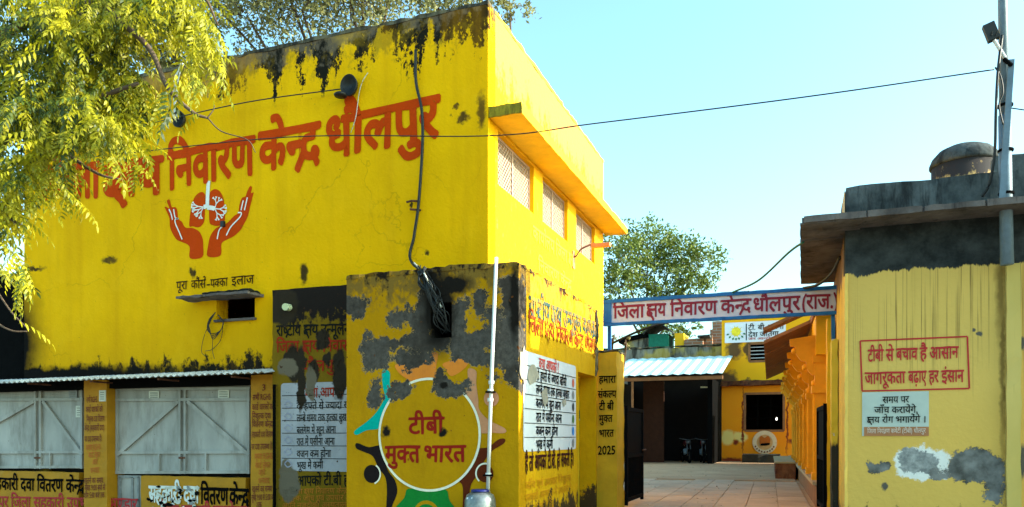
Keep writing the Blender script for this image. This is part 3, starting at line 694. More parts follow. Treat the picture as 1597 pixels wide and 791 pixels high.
for k in range(64):
    px, py = R.uniform(232, 312), R.uniform(759, 795); pts = [(px + R.uniform(1.5, 5) * math.cos(a), py + R.uniform(1, 4) * math.sin(a)) for a in [j * 1.05 for j in range(6)]]
    flat('torn_poster_scrap', (M_BLACK, M_PAPER, M_WHITE_A, M_BLACK, M_PAPER, M_STEELBAR)[k % 6], b2, PQ, [pts], .010 + k * .0004, closed_smooth=False)
# ---------------------------------------------------------------- corrugated awning
aw = thing('corrugated_awning', 'thin corrugated metal awning strip above the steel doors', 'awning', (-10, 9.1, 2.5))
m = MB(); x = -13.6; n = 0; sheet = 0
def aw_z(x, f): return 2.515 + .035 * (x + 13.6) / 6 - .0 + (.022 if f else 0)
nx = 0; xs = []
while x < -6.95: xs.append(x); x += .028
for j, yy in enumerate((9.25, 9.0, 8.78)):
    for i, x in enumerate(xs):
        jag = .012 * noise.noise(Vector((x * 7, j, 0))) if j == 2 else 0
        m.v.append(Vector((x, yy + jag, 2.555 + .004 * (x + 10) - .042 * j + .016 * math.cos(x * 2 * math.pi / .115))))
L = len(xs)
for j in range(2):
    for i in range(L - 1): m.f.append([j * L + i, j * L + i + 1, (j + 1) * L + i + 1, (j + 1) * L + i])
m.obj('corrugated_sheet', M_GI, aw).modifiers.new('t', 'SOLIDIFY').thickness = .004
for k in range(5): MB().box(-13 + k * 1.35, -12.97 + k * 1.35, 8.85, 9.25, 2.43, 2.455).obj('awning_bracket', M_RUST, aw)
# ---------------------------------------------------------------- posters, notices
def rounded(pl, x0, y0, x1, y1, yl=None, yr=None, r=.05):
    """board with corners given: top left y0, bottom left y1, tops/bottoms at the right yl/yr"""
    u0, va = pl.uv(x0, y0); _, vb_ = pl.uv(x0, y1); u1, _ = pl.uv(x1, y0); pts = []
    for (cx, cy, a0) in ((u1 - r, va - r, 0), (u0 + r, va - r, 90), (u0 + r, vb_ + r, 180), (u1 - r, vb_ + r, 270)):
        for k in range(5): h = math.radians(a0 + k * 22.5); pts.append((cx + r * math.cos(h), cy + r * math.sin(h)))
    return pts, (u0, u1, vb_, va)
def poster_rows(t, pl, frame, n_, mat_line, off=.012):
    u0, u1, v0, v1 = frame
    for i in range(1, n_): stroke('row_line', mat_line, t, pl, [[(u0 + .02, v1 - (v1 - v0) * i / n_), (u1 - .02, v1 - (v1 - v0) * i / n_)]], .008, off, px=False)
rows = ['दो हफ्ते से ज्यादा खाँसी', 'लम्बे समय तक हल्का बुखार', 'बलगम में खून आना', 'रात में पसीना आना', 'वजन कम होना', 'भूख में कमी']
t = thing('symptom_poster', 'mouldy white painted list of symptoms beside the corner enclosure, partly hidden by it', 'poster', PN.at(500, 670))
pts, fr = rounded(PN, 438, 598, 575, 734); flat('poster_panel', M_N_WHITE, t, PN, [pts], .006, False, px=False)
poster_rows(t, PN, fr, 7, M_BLACK)
letters(t, PN, 'क्या आपको ?', (476, 606), (545, 604), .12, M_N_RED, .02, .012)
ends = [560, 546, 524, 522, 516, 504]
for i, r_ in enumerate(rows): letters(t, PN, r_, (463, (628, 647, 666, 684, 703, 721)[i]), (ends[i], (626, 645, 665, 683, 702, 720)[i]), .095, M_N_BLACK, .016, .012)
for i in range(6): stroke('row_picture', simple('grey_sketch', (.3, .3, .36), .7, .2) if i == 0 else bpy.data.materials['grey_sketch'], t, PN, [[(444, 631 + i * 18.5), (449, 626 + i * 18.5), (455, 632 + i * 18.5), (449, 636 + i * 18.5), (444, 631 + i * 18.5)]], .02, .012)
t = thing('symptom_poster', 'white rounded symptom board torn at left, on the sunny side of the corner enclosure', 'poster', PS.at(855, 630))
# its perspective edges: same heights at both ends
pts, fr = rounded(PS, 815, 546, 897, 705); flat('poster_panel', M_WHITEP, t, PS, [pts], .006, False, px=False)
poster_rows(t, PS, fr, 7, M_BLACK)
u0, u1, v0, v1 = fr; H7 = (v1 - v0) / 7; wd = u1 - u0
letters(t, PS, 'क्या आपको ?', (u0 + wd * .25, v1 - H7 * .25), (u0 + wd * .62, v1 - H7 * .25), .12, simple('faded_pink_red', (.55, .06, .05), .7), .02, .012, px=False)
for i, r_ in enumerate(rows):
    e = (.78, .84, .66, .68, .6, .5)[i]
    letters(t, PS, r_, (u0 + wd * .2, v1 - H7 * (i + 1.22)), (u0 + wd * e, v1 - H7 * (i + 1.22)), .105, M_BLACK, .02, .012, px=False)
    cc = [(.5, .1, .05), (.2, .2, .2), (.02, .02, .02), (.1, .2, .05), (.02, .2, .6), (.2, .2, .2)][i]
    cu, cv = u0 + wd * .93, v1 - H7 * (i + 1.5)
    flat('row_picture', simple('picture_ink', cc, .7), t, PS, [[(cu + .05 * math.cos(a), cv + .06 * math.sin(a)) for a in [k * .7 for k in range(9)]]], .012, px=False)
torn = simple('grey_torn_patch', (.30, .27, .22), .8, .2)
for (cx, cy, rx, ry) in ((829, 586, 7, 15), (848, 618, 5, 13), (878, 628, 3, 6), (814, 570, 5, 28)):
    flat('torn_patch', torn, t, PS, [[(cx + rx * (1 + R.uniform(-.35, .35)) * math.cos(a), cy + ry * (1 + R.uniform(-.3, .3)) * math.sin(a)) for a in [k * .55 for k in range(11)]]], .014)
def notice(label, pl, x0, y0, x1, y1, mat=M_PAPER, off=.005):
    o = rect('paper_notice', mat, None, pl, x0, y0, x1, y1, off); tag(o, label, 'notice')
    for k in range(4):
        y = y0 + (y1 - y0) * (.2 + .2 * k); stroke('print_line', simple('faded_print', (.2, .2, .17), .8) if 'faded_print' not in bpy.data.materials else bpy.data.materials['faded_print'], o, pl, [[(x0 + 2, y), (x1 - 2, y)]], .012, off + .004)
notice('blank white paper pasted high on the first orange pillar', PA, 155, 609, 172 - 7, 626, off=.012)
notice('white paper notice near top of second steel door, left leaf', Plane('A', 9.44), 232, 610, 248, 626); notice('white paper notice near top of second steel door, right leaf', Plane('A', 9.44), 340, 608, 357, 625)
notice('old paper notice pasted at the right edge of the leftmost steel doors', Plane('A', 9.43), 118, 633, 129, 651); notice('small dim paper notice on the top rail of the leftmost steel doors', Plane('A', 9.43), 107, 609, 120, 624, M_STEELBAR)
# ================================================================ CORNER ENCLOSURE
enc = thing('corner_enclosure', 'peeling ochre corner enclosure wall with round painted emblem and figures', 'wall', (-4, 9, 0))
XE0, XE1, ZT = PF.uv(540, 500)[0], -2.93, 3.50
h0, h1 = PF.uv(671, 0)[0], PF.uv(704, 0)[0]
hv1, hv0 = PF.uv(690, 472)[1], PF.uv(690, 527)[1]
wall('front_wall', M_F, enc, PF, XE0, XE1, 0, ZT, .25, [(h0, h1, hv0, hv1)])
al0 = PS.uv(901, 600)[0]; YE = 11.46
wall('side_wall', M_S, enc, PS, 8.252, YE, 0, ZT, .25, [(al0, YE - .06, .3, 2.5)])
box('alcove_wall', simple('alcove_yellow', (.76, .5, .01), .8, .15), enc, -3.3, -3.185, al0, YE, 0, 2.5); box('left_side', M_F, enc, XE0 + .002, XE0 + .25, 8.25, 8.998, 0, ZT)
box('top_slab', M_CEM, enc, XE0 + .25, -3.18, 8.25, 9.24, ZT - .12, ZT - .01); box('top_slab', M_CEM, enc, -3.8, -3.18, 9.255, YE, ZT - .12, ZT - .01)
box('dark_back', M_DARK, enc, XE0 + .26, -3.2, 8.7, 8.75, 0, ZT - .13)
rough_box('coping', M_F, enc, XE0 - .012, XE1 + .01, 7.985, 8.26, ZT - .02, ZT + .045, .06, .02, 21)
rough_box('coping', M_S, enc, -3.19, XE1 + .014, 8.26, YE, ZT - .02, ZT + .04, .06, .02, 22)
rough_box('corner_rib', M_COPE, enc, -3.0, XE1 + .03, YE - .10, YE + .01, 2.5, ZT + .02, .06, .02, 23)
q = lambda pts: [(540 + x / 3.163, 541 + y / 3.163) for x, y in pts]
flat('painted_figure', M_F_TEAL, enc, PF, [q([(40, 415), (100, 370), (150, 320), (188, 250), (180, 200), (175, 130), (190, 110), (215, 130), (215, 190), (240, 240), (215, 290), (185, 340), (165, 400), (100, 412), (50, 435)])], .004)
flat('painted_figure', M_F_BLACK, enc, PF, [q([(45, 480), (60, 476), (110, 495), (170, 488), (182, 540), (205, 610), (240, 660), (250, 720), (222, 800), (222, 900), (192, 900), (196, 800), (200, 700), (190, 640), (160, 600), (130, 540), (90, 520), (50, 502)])], .0046)
flat('painted_figure', M_F_BROWN, enc, PF, [q([(782, 455), (775, 478), (720, 512), (692, 545), (660, 600), (640, 640), (612, 690), (602, 800), (605, 900), (572, 900), (575, 700), (556, 660), (600, 610), (640, 560), (645, 505), (700, 495), (750, 457)])], .0044)
flat('painted_figure', M_F_PINK, enc, PF, [q([(600, 110), (640, 120), (640, 180), (650, 260), (655, 310), (700, 360), (780, 402), (780, 425), (720, 424), (660, 424), (645, 380), (620, 300), (585, 240), (600, 180)])], .0048)
flat('painted_figure', M_F_ORANGE, enc, PF, [q([(240, 90), (300, 80), (340, 90), (400, 40), (450, 30), (444, 90), (430, 170), (340, 190), (300, 160), (260, 130)]), q([(480, 80), (600, 50), (590, 100), (520, 145), (490, 110)])], .0042)
flat('painted_figure', M_F_GREEN, enc, PF, [q([(305, 700), (400, 712), (490, 705), (510, 760), (560, 830), (560, 900), (200, 900), (230, 810), (285, 745)])], .0052)
hc = PF.uv(*q([(125, 627)])[0])
def disc(pl, name, mat, par, px, py, r, off): flat(name, mat, par, pl, [circle_px(pl, px, py, r, 28)], off, False, px=False)
disc(PF, 'painted_head', M_F_BLACK, enc, *q([(125, 627)])[0], .108, .0058); disc(PF, 'painted_head', M_F_BROWN, enc, *q([(685, 625)])[0], .10, .0058)
disc(PF, 'painted_head', M_F_PINK, enc, *q([(715, 255)])[0], .09, .0058); disc(PF, 'painted_head', M_F, enc, *q([(395, 830)])[0], .17, .0066); disc(PF, 'painted_head', M_F_GREEN, enc, *q([(395, 835)])[0], .14, .0072)
def ring(pl, name, mat, par, px, py, r, w, off, a0=0, a1=360):
    stroke(name, mat, par, pl, [circle_px(pl, px, py, r, 48, a0, a1) + ([circle_px(pl, px, py, r, 48)[0]] if a1 - a0 == 360 else [])], w, off, px=False)
ring(PF, 'painted_ring', M_F_WHITE, enc, *q([(125, 627)])[0], .118, .018, .0085, 290, 420); ring(PF, 'painted_ring', M_F_WHITE, enc, *q([(685, 625)])[0], .112, .018, .0085, 70, 230)
disc(PF, 'emblem_disc', M_F, enc, 668, 678, .645, .0078); ring(PF, 'emblem_ring', M_F_WHITE, enc, 668, 678, .645, .028, .009)
letters(enc, PF, 'टीबी', (638, 652), (692, 651), .185, M_F_RED, .03, .0095); letters(enc, PF, 'मुक्त', (601, 696), (655, 696), .185, M_F_RED, .03, .0095); letters(enc, PF, 'भारत', (661, 696), (726, 695), .185, M_F_RED, .03, .0095)
letters(enc, PS, 'राष्ट्रीय क्षय उन्मूलन कार्यक्रम', (824, 462), (933, 506), .21, M_S_TEAL, .035); letters(enc, PS, 'जिला क्षय निवारण केन्द्र धौलपुर', (823, 492), (930, 531), .2, M_S_RED, .022)
a, b = PS.uv(818, 712), PS.uv(893, 700)
letters(enc, PS, 'है तो आपको टी.बी. हो सकती है।', (a[0], a[1]), (b[0] + .02, a[1]), .17, M_S_BLACK, .028, px=False)
for i, (tx, mt) in enumerate((('जाँच एवं उपचार निशुल्क', M_S_ORANGE), ('सरकारी अस्पताल में उपलब्ध है', M_S_ORANGE), ('अधिक जानकारी के लिए', M_S_ORANGE), ('जिला क्षय निवारण केन्द्र धौलपुर', M_S_GREEN))):
    letters(enc, PS, tx, (a[0], a[1] - .29 - i * .14), (b[0] - (.9 if i == 2 else .1), a[1] - .29 - i * .14), .085, mt, .015, px=False)
# little green sticker inside the alcove
PAL = Plane('B', -3.185)
st_ = rect('sticker', simple('green_sticker', (.02, .12, .05), .6), None, PAL, 902.5, 640, 921, 656, .004); tag(st_, 'small dark green sticker in the yellow alcove beside the gate pillar', 'sticker')
rect('sticker_edge', M_PAPER, st_, PAL, 902.5, 653, 921, 657, .006)
# ---------------------------------------------------------------- gate pillar
gp = thing('gate_pillar', 'ochre gate pillar with short column of black Hindi words and 2025', 'pillar', (-2.8, 11.75, 0))
rough_box('shaft', M_OCH, gp, -2.955, -2.62, 11.5, 12.0, 0, 2.88, .1, .01, 31); rough_box('cap', M_COPE, gp, -2.96, -2.61, 11.49, 12.01, 2.87, 2.905, .06, .016, 32)
for (tx, y, x0, x1) in (('हमारा', 587, 934, 960), ('संकल्प', 610, 932, 961), ('टी बी', 629, 934, 957), ('मुक्त', 648, 934, 955), ('भारत', 671, 934, 957), ('2025', 697, 932, 960)):
    letters(gp, PP, tx, (x0, y), (x1, y - .6), .105 if tx != '2025' else .12, M_INK if 0 else M_BLACK, .02, .012)
# ---------------------------------------------------------------- overhead sign
sg = thing('gate_signboard', 'long white signboard in blue frame with maroon Hindi lettering spanning the gateway', 'signboard', (-1.2, 11.6, 3.3))
sx0, sx1 = -2.86, .52; sz0, sz1 = 3.285, 3.69
box('sign_panel', M_SIGNW, sg, sx0 + .03, sx1, 11.6, 11.63, sz0 + .03, sz1 - .03)
for (a0, a1, b0, b1) in ((sx0, sx1, sz1 - .055, sz1), (sx0, sx1, sz0, sz0 + .05), (sx0, sx0 + .13, sz0 + .05, sz1 - .055)): rough_box('sign_frame', M_BLUE, sg, a0, a1, 11.575, 11.64, b0, b1, .08, .004, a0 + b0)
for x in (sx0 + .08, .41): MB().box(x - .025, x + .025, 11.65, 11.69, 2.4, 3.66).obj('sign_post', M_BLUE, sg)
for k in range(4): MB().tube([(sx0 + .5 + k * .82, 11.60, sz1 - .005), (sx0 + .5 + k * .82, 11.57, sz1 - .005)], .008, 6).obj('bolt', M_BLACK, sg)
for (tx, x0, y0, x1, y1) in (('जिला', 956, 478, 1004, 475), ('क्षय', 1008, 475, 1038, 473), ('निवारण', 1045, 473, 1118, 469), ('केन्द्र', 1124, 468.5, 1171, 466), ('धौलपुर', 1174, 466, 1247, 462), ('(राज.)', 1249, 461.5, 1308, 459)):
    letters(sg, PSN, tx, (x0, y0), (x1, y1), .190, M_MAROON, .027, .007)
# ---------------------------------------------------------------- gate leaves
def gate(name_lab, x, y0, y1, zt, mat=M_GATE):
    t = thing('gate_leaf', name_lab, 'gate', (x, y0, .45))
    box('gate_stile', mat, t, x - .025, x + .025, y0, y0 + .06, .5, zt); box('gate_stile', mat, t, x - .025, x + .025, y1 - .06, y1, .5, zt - .03)
    for z_ in (.55, 1.25, zt - .08): box('gate_rail', mat, t, x - .02, x + .02, y0 + .06, y1 - .06, z_, z_ + .06)
    box('gate_sheet', mat, t, x - .004, x + .004, y0 + .06, y1 - .06, 1.31, zt - .08)
    k = y0 + .13
    while k < y1 - .1: MB().tube([(x, k, .61), (x, k, 1.25)], .011, 6).obj('gate_bar', mat, t); k += .085
    MB().tube([(x + .05, y1 - .2, 1.36), (x + .05, y1 + .05, 1.36)], .014, 8).obj('latch', M_RUST, t)
    return t
gate('black iron gate leaf folded back beside the ochre gate pillar', -2.60, 12.02, 13.35, 2.08); 
gr = gate('black iron gate leaf standing open at the right gate post', .31, 11.75, 13.0, 2.06)
gr.rotation_euler = (0, 0, math.radians(3.2))
# ---------------------------------------------------------------- right gate post
rp = thing('gate_post', 'yellow gate post of two stepped heights with black stains against the right building', 'pillar', (.4, 11.2, 0))
npst = N('stained_post_paint'); c_ = npst.mix(npst.step(npst.noise(2), .3, .7), (.58, .42, .03), (.74, .54, .05))
c_ = npst.mix(band_mask(npst, 1.75, 1.3, 2, 1, .4, 5, .5, .5, .1), c_, (.03, .028, .02)); c_ = npst.mix(speck(npst, 12, .66), c_, (.5, .48, .42))
M_POST = npst.done(c_, .8)
rough_box('front_post', M_POST, rp, .363, .445, 10.9, 11.45, 0, 2.87, .1, .008, 41); rough_box('rear_post', M_COURT, rp, .33, .40, 11.70, 12.2, 0, 3.26, .1, .006, 42)
# ================================================================ RIGHT BUILDING
rb = thing('streaked_yellow_building', 'single storey pale yellow building at right with grey roof parapet and drip stains', 'building', (4, 12, 0))
XR = .45
wall('front_wall', M_R, rb, PR, XR, 9.0, 0, 3.9, .3)
sidem = N('side_wall_paint'); c_ = sidem.mix(sidem.step(sidem.noise(1, 6, 6, .5, 4), .4, .7), (.80, .55, .1), (.58, .36, .09)); c_ = sidem.mix(band_mask(sidem, 3.2, 3.7, 7, .4, .6, 8, .5, .5, .1), c_, (.16, .09, .05)); c_ = sidem.mix(band_mask(sidem, .95, .6, 6, 1, .5, 8, .8, .6), c_, (.08, .06, .03))
M_RS = sidem.done(c_, .8)
box('side_wall', M_RS, rb, XR + .0, XR + .28, 9.601, 13.8, 0, 3.9); box('rear_wall', M_RS, rb, XR, 9, 13.8, 14.05, 0, 3.9)
edge = rough_box('corner_plaster', simple('lit_corner_plaster', (.78, .50, .10), .8, .12, 5), rb, XR - .008, XR + .03, 9.288, 9.62, 0, 3.4, .1, .006, 43)  # lighter strip: reflected light on this side face put into its colour
rough_box('roof_slab', M_SLAB, rb, .0, 9.2, 8.86, 12.4, 3.89, 3.95, .13, .009, 44)
k = .02
while k < 9:          # slab courses along the front edge
    w_ = R.uniform(.45, .7); rough_box('edge_stone', M_SLAB, rb, k, k + w_ - .012, 8.83, 8.88, 3.885 + R.uniform(-.004, .004), 3.955, .08, .006, k); k += w_
for i in range(5): rough_box('edge_stone', M_SLAB, rb, -.02, .6, 8.87 + i * .7, 8.87 + i * .7 + .685, 3.872 - .006 * (i % 2), 3.894, .12, .005, i + 60)
parm = rough_box('parapet', M_CEM, rb, XR, 9.0, 9.3, 9.55, 3.95, 4.36, .12, .012, 45); rough_box('parapet', M_CEM, rb, XR + .001, XR + .25, 9.56, 12.3, 3.95, 4.36, .12, .012, 46)
rough_box('parapet_end', simple('lit_parapet_render', (.45, .4, .26), .85, .2, 5), parm, XR - .006, XR + .0, 9.31, 9.9, 3.96, 4.34, .1, .003, 47)  # paler end sheet, the light on this face painted in
# pilaster, the raised strip at right
pu0, pu1 = PR.uv(1567, 500)[0], PR.uv(1591, 500)[0]
n = N('pilaster_paint'); c_ = n.mix(n.step(n.noise(2, 1, 1, .3), .3, .7), (.50, .36, .09), (.62, .45, .14)); c_ = n.mix(n.math('MULTIPLY', n.step(n.noise(1, 24, 24, .4, 3), .6, .66), .6), c_, (.2, .13, .04)); M_PIL = n.done(c_, .8)
rough_box('pilaster', M_PIL, rb, pu0, pu1, 9.24, 9.299, 0, 3.38, .12, .006, 48)
# higher roof block and cupola behind
hb0 = Plane('A', 11.0).uv(1549, 300)[0]
rough_box('stair_head', M_CEM, rb, hb0, 9, 11.0, 11.25, 3.95, 5.06, .15, .015, 49)
rough_box('stair_head_render', simple('bright_yellow_render', (.75, .5, .02), .8, .1), rb, Plane('A', 10.98).uv(1590, 0)[0], Plane('A', 10.98).uv(1640, 0)[0], 10.97, 11.0, 4.45, 4.85, .1, .008, 50)
cm = Vector((2.42, 14.0, 3.95))
cup = thing('roof_cupola', 'small round domed cupola on the right building roof, cream drum and grey dome', 'dome', tuple(cm))
n = N('stained_cream_drum'); c_ = n.mix(band_mask(n, 5.2, 5.95, 4, .7, .6, 7, .7, .6, .12), (.50, .33, .12), (.03, .025, .025)); M_DRUM = n.done(c_, .85)
MB().lathe([(.47, 0), (.47, 1.94)], cm, 28).obj('drum', M_DRUM, cup, True)
MB().lathe([(.48, 1.93), (.50, 1.95), (.50, 1.98), (.46, 2.08), (.37, 2.18), (.24, 2.24), (.12, 2.27), (.02, 2.28)], cm, 28).obj('dome', M_CEM, cup, True)
# lettering and poster on the right wall
stroke('painted_frame', M_R_RED, rb, PR, [[(1341, 532), (1508, 525)], [(1508, 525), (1511, 606)], [(1511, 606), (1344, 610)], [(1344, 610), (1341, 532)]], .016, .007)
for (tx, x0, y0, x1, y1) in (('टीबी', 1353, 546, 1377, 545), ('से', 1381, 545, 1393, 544.5), ('बचाव', 1397, 544, 1430, 542.5), ('है', 1434, 542.5, 1445, 542), ('आसान', 1449, 542, 1494, 540)):
    letters(rb, PR, tx, (x0, y0), (x1, y1), .125, M_R_RED, .022)
for (tx, x0, y0, x1, y1) in (('जागरूकता', 1348, 581.5, 1411, 579.5), ('बढ़ाए', 1416, 579.5, 1444, 578.5), ('हर', 1448, 578.5, 1463, 578), ('इंसान', 1468, 578, 1502, 577)):
    letters(rb, PR, tx, (x0, y0), (x1, y1), .125, M_R_RED, .022)
ps = rect('paper_poster', M_AQUA, None, PR, 1344, 612, 1448, 680, .005); tag(ps, 'pale aqua paper poster with three Hindi lines below the red framed lettering', 'poster')
strp = rect('poster_strip', M_BROWNP, ps, Plane('A', 9.295), 1347, 666, 1448, 680, .004)
PR2 = Plane('A', 9.29)
for (tx, x0, y0, x1, y1) in (('समय पर', 1376, 619, 1417, 618), ('जाँच करायेंगे,', 1363, 635, 1431, 634), ('क्षय रोग भगायेंगे ।', 1352, 650.5, 1444, 649)): letters(ps, PR2, tx, (x0, y0), (x1, y1), .068, M_BLACK, .016, .004)
letters(ps, PR2, 'जिला नियंत्रण कमेटी (टीबी) धौलपुर', (1352, 669.5), (1443, 668.5), .045, M_WINK, .012, .006)
# ================================================================ POLE, LAMPS, WIRES, PIPES
PO = Plane('A', 9.12)
pole = thing('utility_pole', 'blue grey steel utility pole rising above the right building roof', 'pole', tuple(PO.at(1570, 411)))
MB().tube([PO.at(1570, 413), PO.at(1566, 180)], .062, 14, .056).obj('lower_shaft', M_POLE, pole, True); MB().tube([PO.at(1566, 200), PO.at(1559, -260)], .045, 14, .036).obj('upper_shaft', M_POLE, pole, True)
m = MB(); m.bar(PO.at(1574, 98, .05), PO.at(1559, 325, .05), .055, .03, (0, -1, 0)); m.obj('side_channel', M_POLE, pole)
for y in (165, 235, 302): MB().lathe([(.07, -.012), (.074, 0), (.07, .012)], PO.at(1567 + (y - 165) * .012, y), 16).obj('clamp', M_BLACK, pole)
MB().tube([PO.at(1564, 96, .05), PO.at(1572, 110, .12)], .02, 6).obj('clamp', M_BLACK, pole)
lamp = thing('street_lamp', 'small flat black street lamp on a slanting arm near the pole top', 'lamp', tuple(PO.at(1563, 92, .05)))
MB().tube([PO.at(1565, 94, .05), PO.at(1546, 70, .10)], .017, 8).obj('lamp_arm', M_PVC, lamp)
m = MB(); m.bar(PO.at(1546, 71, .08), PO.at(1536, 49, .10), .11, .05, (0, -1, .25)); m.obj('lamp_head', M_WIRE, lamp)
for sgn in (-1, 1): MB().tube([PO.at(1544 + sgn * 3, 66, .14), PO.at(1546 + sgn * 4, 60, .15)], .006, 5).obj('lamp_bolt', M_WIRE, lamp)
def part(t, pts, r, mat=None): return MB().tube(spline(pts, 8), r, 6).obj('cable', mat or M_WIRE, t, True)
def wire(label, pts, r=.006, mat=M_WIRE, name='wire', n=8, cat='wire'):
    o = MB().tube(spline(pts, n) if len(pts) > 2 else pts, r, 6).obj(name, mat, None, True); return tag(o, label, cat)
pA = lambda px, py, o=.06: PA.at(px, py, o)
PW = Plane('A', 8.6)
wire('long thin black wire crossing the front wall and sky to the pole', [PA.at(-60, 272, .3), PA.at(180, 262, .5), PA.at(480, 234, .5), PW.at(760, 212), PW.at(925, 193), PW.at(1250, 152), PO.at(1548, 112, .05)], .007)
wire('short black wire dropping slantwise to the round lamp under the parapet', [pA(248, 195, .1), pA(400, 168, .2), pA(541, 142, .08)], .008)
wire('thick black cable hanging down the front wall onto the corner enclosure', [pA(650, 80, .04), pA(651, 130, .05), pA(660, 175, .05), pA(661, 230, .05), pA(655, 320, .05), pA(648, 370, .05), pA(648, 412, .12), PF.at(660, 430, -.6), PF.at(668, 440, .03), PF.at(680, 490, .02)], .02, name='cable', cat='cable')
wire('pale cable crossing over the enclosure top into the wall hole', [pA(650, 412, .1), PF.at(664, 428, .05), PF.at(672, 445, .05), PF.at(690, 480, .03)], .010, M_WWIRE, 'cable', cat='cable')
cbt = thing('cable_bundle', 'bundle of thin black cables running down into the square wall hole', 'cables', tuple(PF.at(680, 470)))
for k in range(13):
    part(cbt, [PF.at(652 + R.uniform(0, 14), 426 - k, R.uniform(.01, .04)), PF.at(658 + R.uniform(0, 24), 446 + R.uniform(-6, 6), R.uniform(.02, .09)), PF.at(670 + R.uniform(0, 22), 470 + R.uniform(-8, 8), R.uniform(.02, .08)), PF.at(675 + R.uniform(0, 24), 492 + R.uniform(-8, 14), .0), PF.at(680 + R.uniform(0, 18), 512 + R.uniform(-8, 8), -.12)], .005 + .003 * (k % 3))
wire('green cable sagging from the roof slab to the overhead sign', [Vector((.02, 9.6, 3.86)), Vector((-.15, 10.0, 3.84)), Vector((-.55, 11.0, 3.72)), Vector((-.95, 11.6, 3.68))], .014, M_GWIRE, 'cable', cat='cable')
wire('black cable curving from under the slab down to the sign end', [Vector((.44, 10.3, 3.8)), Vector((.36, 10.9, 3.72)), Vector((.2, 11.3, 3.66)), Vector((.02, 11.6, 3.68))], .02, M_WIRE, 'cable', cat='cable')
wire('black conduit running from the enclosure end behind the sign', [Vector((-2.9, 12.3, 3.1)), Vector((-2.4, 12.3, 3.3)), Vector((-1.9, 12.3, 3.42))], .02, M_WIRE, 'cable', cat='cable')
wire('black cable looping down beside the pole onto the roof', [PO.at(1560, 60, .06), PO.at(1552, 120, .1), PO.at(1549, 180, .1), PO.at(1549, 240, .05), PO.at(1543, 285, .0), PO.at(1533, 305, -.05)], .014, M_WIRE, 'cable', cat='cable')
wire('short wire leaving the pole to the right', [PO.at(1572, 168), PO.at(1620, 175)], .006); wire('twisted service wire around the pole clamps', [PO.at(1548, 112, .1), PO.at(1556, 125, .1), PO.at(1560, 150, .1), PO.at(1554, 170, .1), PO.at(1560, 200, .1)], .008)
# twisted pale wires at the left lamp
ptw = thing('wire_bundle', 'pale twisted wires hanging over the parapet to the left round lamp', 'wires', tuple(PA.at(284, 100)))
for k in range(3):
    part(ptw, [pA(284 + k * 3, 100, .03), pA(279 + 4 * math.sin(k * 2), 125, .06), pA(275 + k * 3, 150, .06), pA(279 - k, 175, .08), pA(286, 190, .10)], .009, M_WWIRE)
# wires below the small window
coil = thing('wire_coil', 'coil of thin black wires hanging below the small window', 'wires', tuple(PA.at(338, 488)))
for k in range(4):
    e = [(338, 488), (328, 500 + k * 2), (326 + k, 515), (334, 521 + k * 3), (346, 516), (350, 503), (342, 492)]
    part(coil, [pA(x + k, y, .04 + .01 * k) for x, y in e], .005)
for k, e in enumerate(([(331, 500), (320, 525), (316, 548), (322, 556)], [(350, 504), (346, 530), (333, 545), (322, 548)], [(334, 520), (333, 545), (336, 560)])):
    part(coil, [pA(x, y, .03) for x, y in e], .004)
wire('thin pale wire curling across the last letters of the headline', [pA(575, 115, .03), pA(567, 130, .04), pA(562, 148, .04), pA(556, 185, .03), pA(548, 208, .02)], .005, M_WWIRE)
def round_lamp(px, py, label, r=.13, lid=True):
    c0 = PA.at(px, py); t = thing('round_wall_lamp', label, 'lamp', tuple(c0))
    m = MB(); n = 22
    prof = [(.0, .03), (r * .55, .03), (r * .9, .06), (r, .12), (r * .96, .12), (r * .8, .075), (0, .05)]
    for (rr, d) in prof:
        for j in range(n): h = 2 * math.pi * j / n; m.v.append(Vector((rr * math.cos(h), -d, rr * math.sin(h) * 1.15)) + c0)
    for i in range(len(prof) - 1):
        for j in range(n): m.f.append([i * n + j, i * n + (j + 1) % n, (i + 1) * n + (j + 1) % n, (i + 1) * n + j])
    m.obj('lamp_shade', M_WIRE, t, True)
    MB().tube([c0 + Vector((0, .01, 0)), c0 + Vector((0, -.06, 0))], .03, 10).obj('lamp_stem', M_WIRE, t)
    if lid: MB().lathe([(.02, -.03), (.08, -.025), (.095, 0), (.07, .02), (.01, .028)], c0 + Vector((-.11, -.14, -.13)), 16).obj('lamp_lid', M_WIRE, t, True)
    return t
round_lamp(550, 138, 'round black lamp with small lid above the headline lettering'); round_lamp(286, 190, 'round black lamp hanging from pale wires near the tree', .11, False)
# iron hooks by the cable
hk = thing('wall_hook', 'rusty iron hooks beside the hanging black cable', 'hook', tuple(PA.at(646, 320)))
MB().tube([PA.at(654, 314, .0), PA.at(646, 316, .08), PA.at(638, 318, .08)], .015, 6).obj('hook_arm', M_RUST, hk); MB().tube([PA.at(656, 328, 0), PA.at(643, 329, .08)], .015, 6).obj('hook_arm', M_RUST, hk)
mb_ = MB(); cc = PA.at(348, 350, .02); mb_.box(cc.x - .03, cc.x + .03, cc.y - .02, cc.y + .02, cc.z - .05, cc.z + .05)
tag(MB().box(PA.at(349, 350).x - .03, PA.at(349, 350).x + .03, 9.2, 9.245, PA.at(349, 350).z - .04, PA.at(349, 350).z + .04).obj('switch_box', M_WIRE, None), 'tiny black box on the right painted hand', 'switch box')
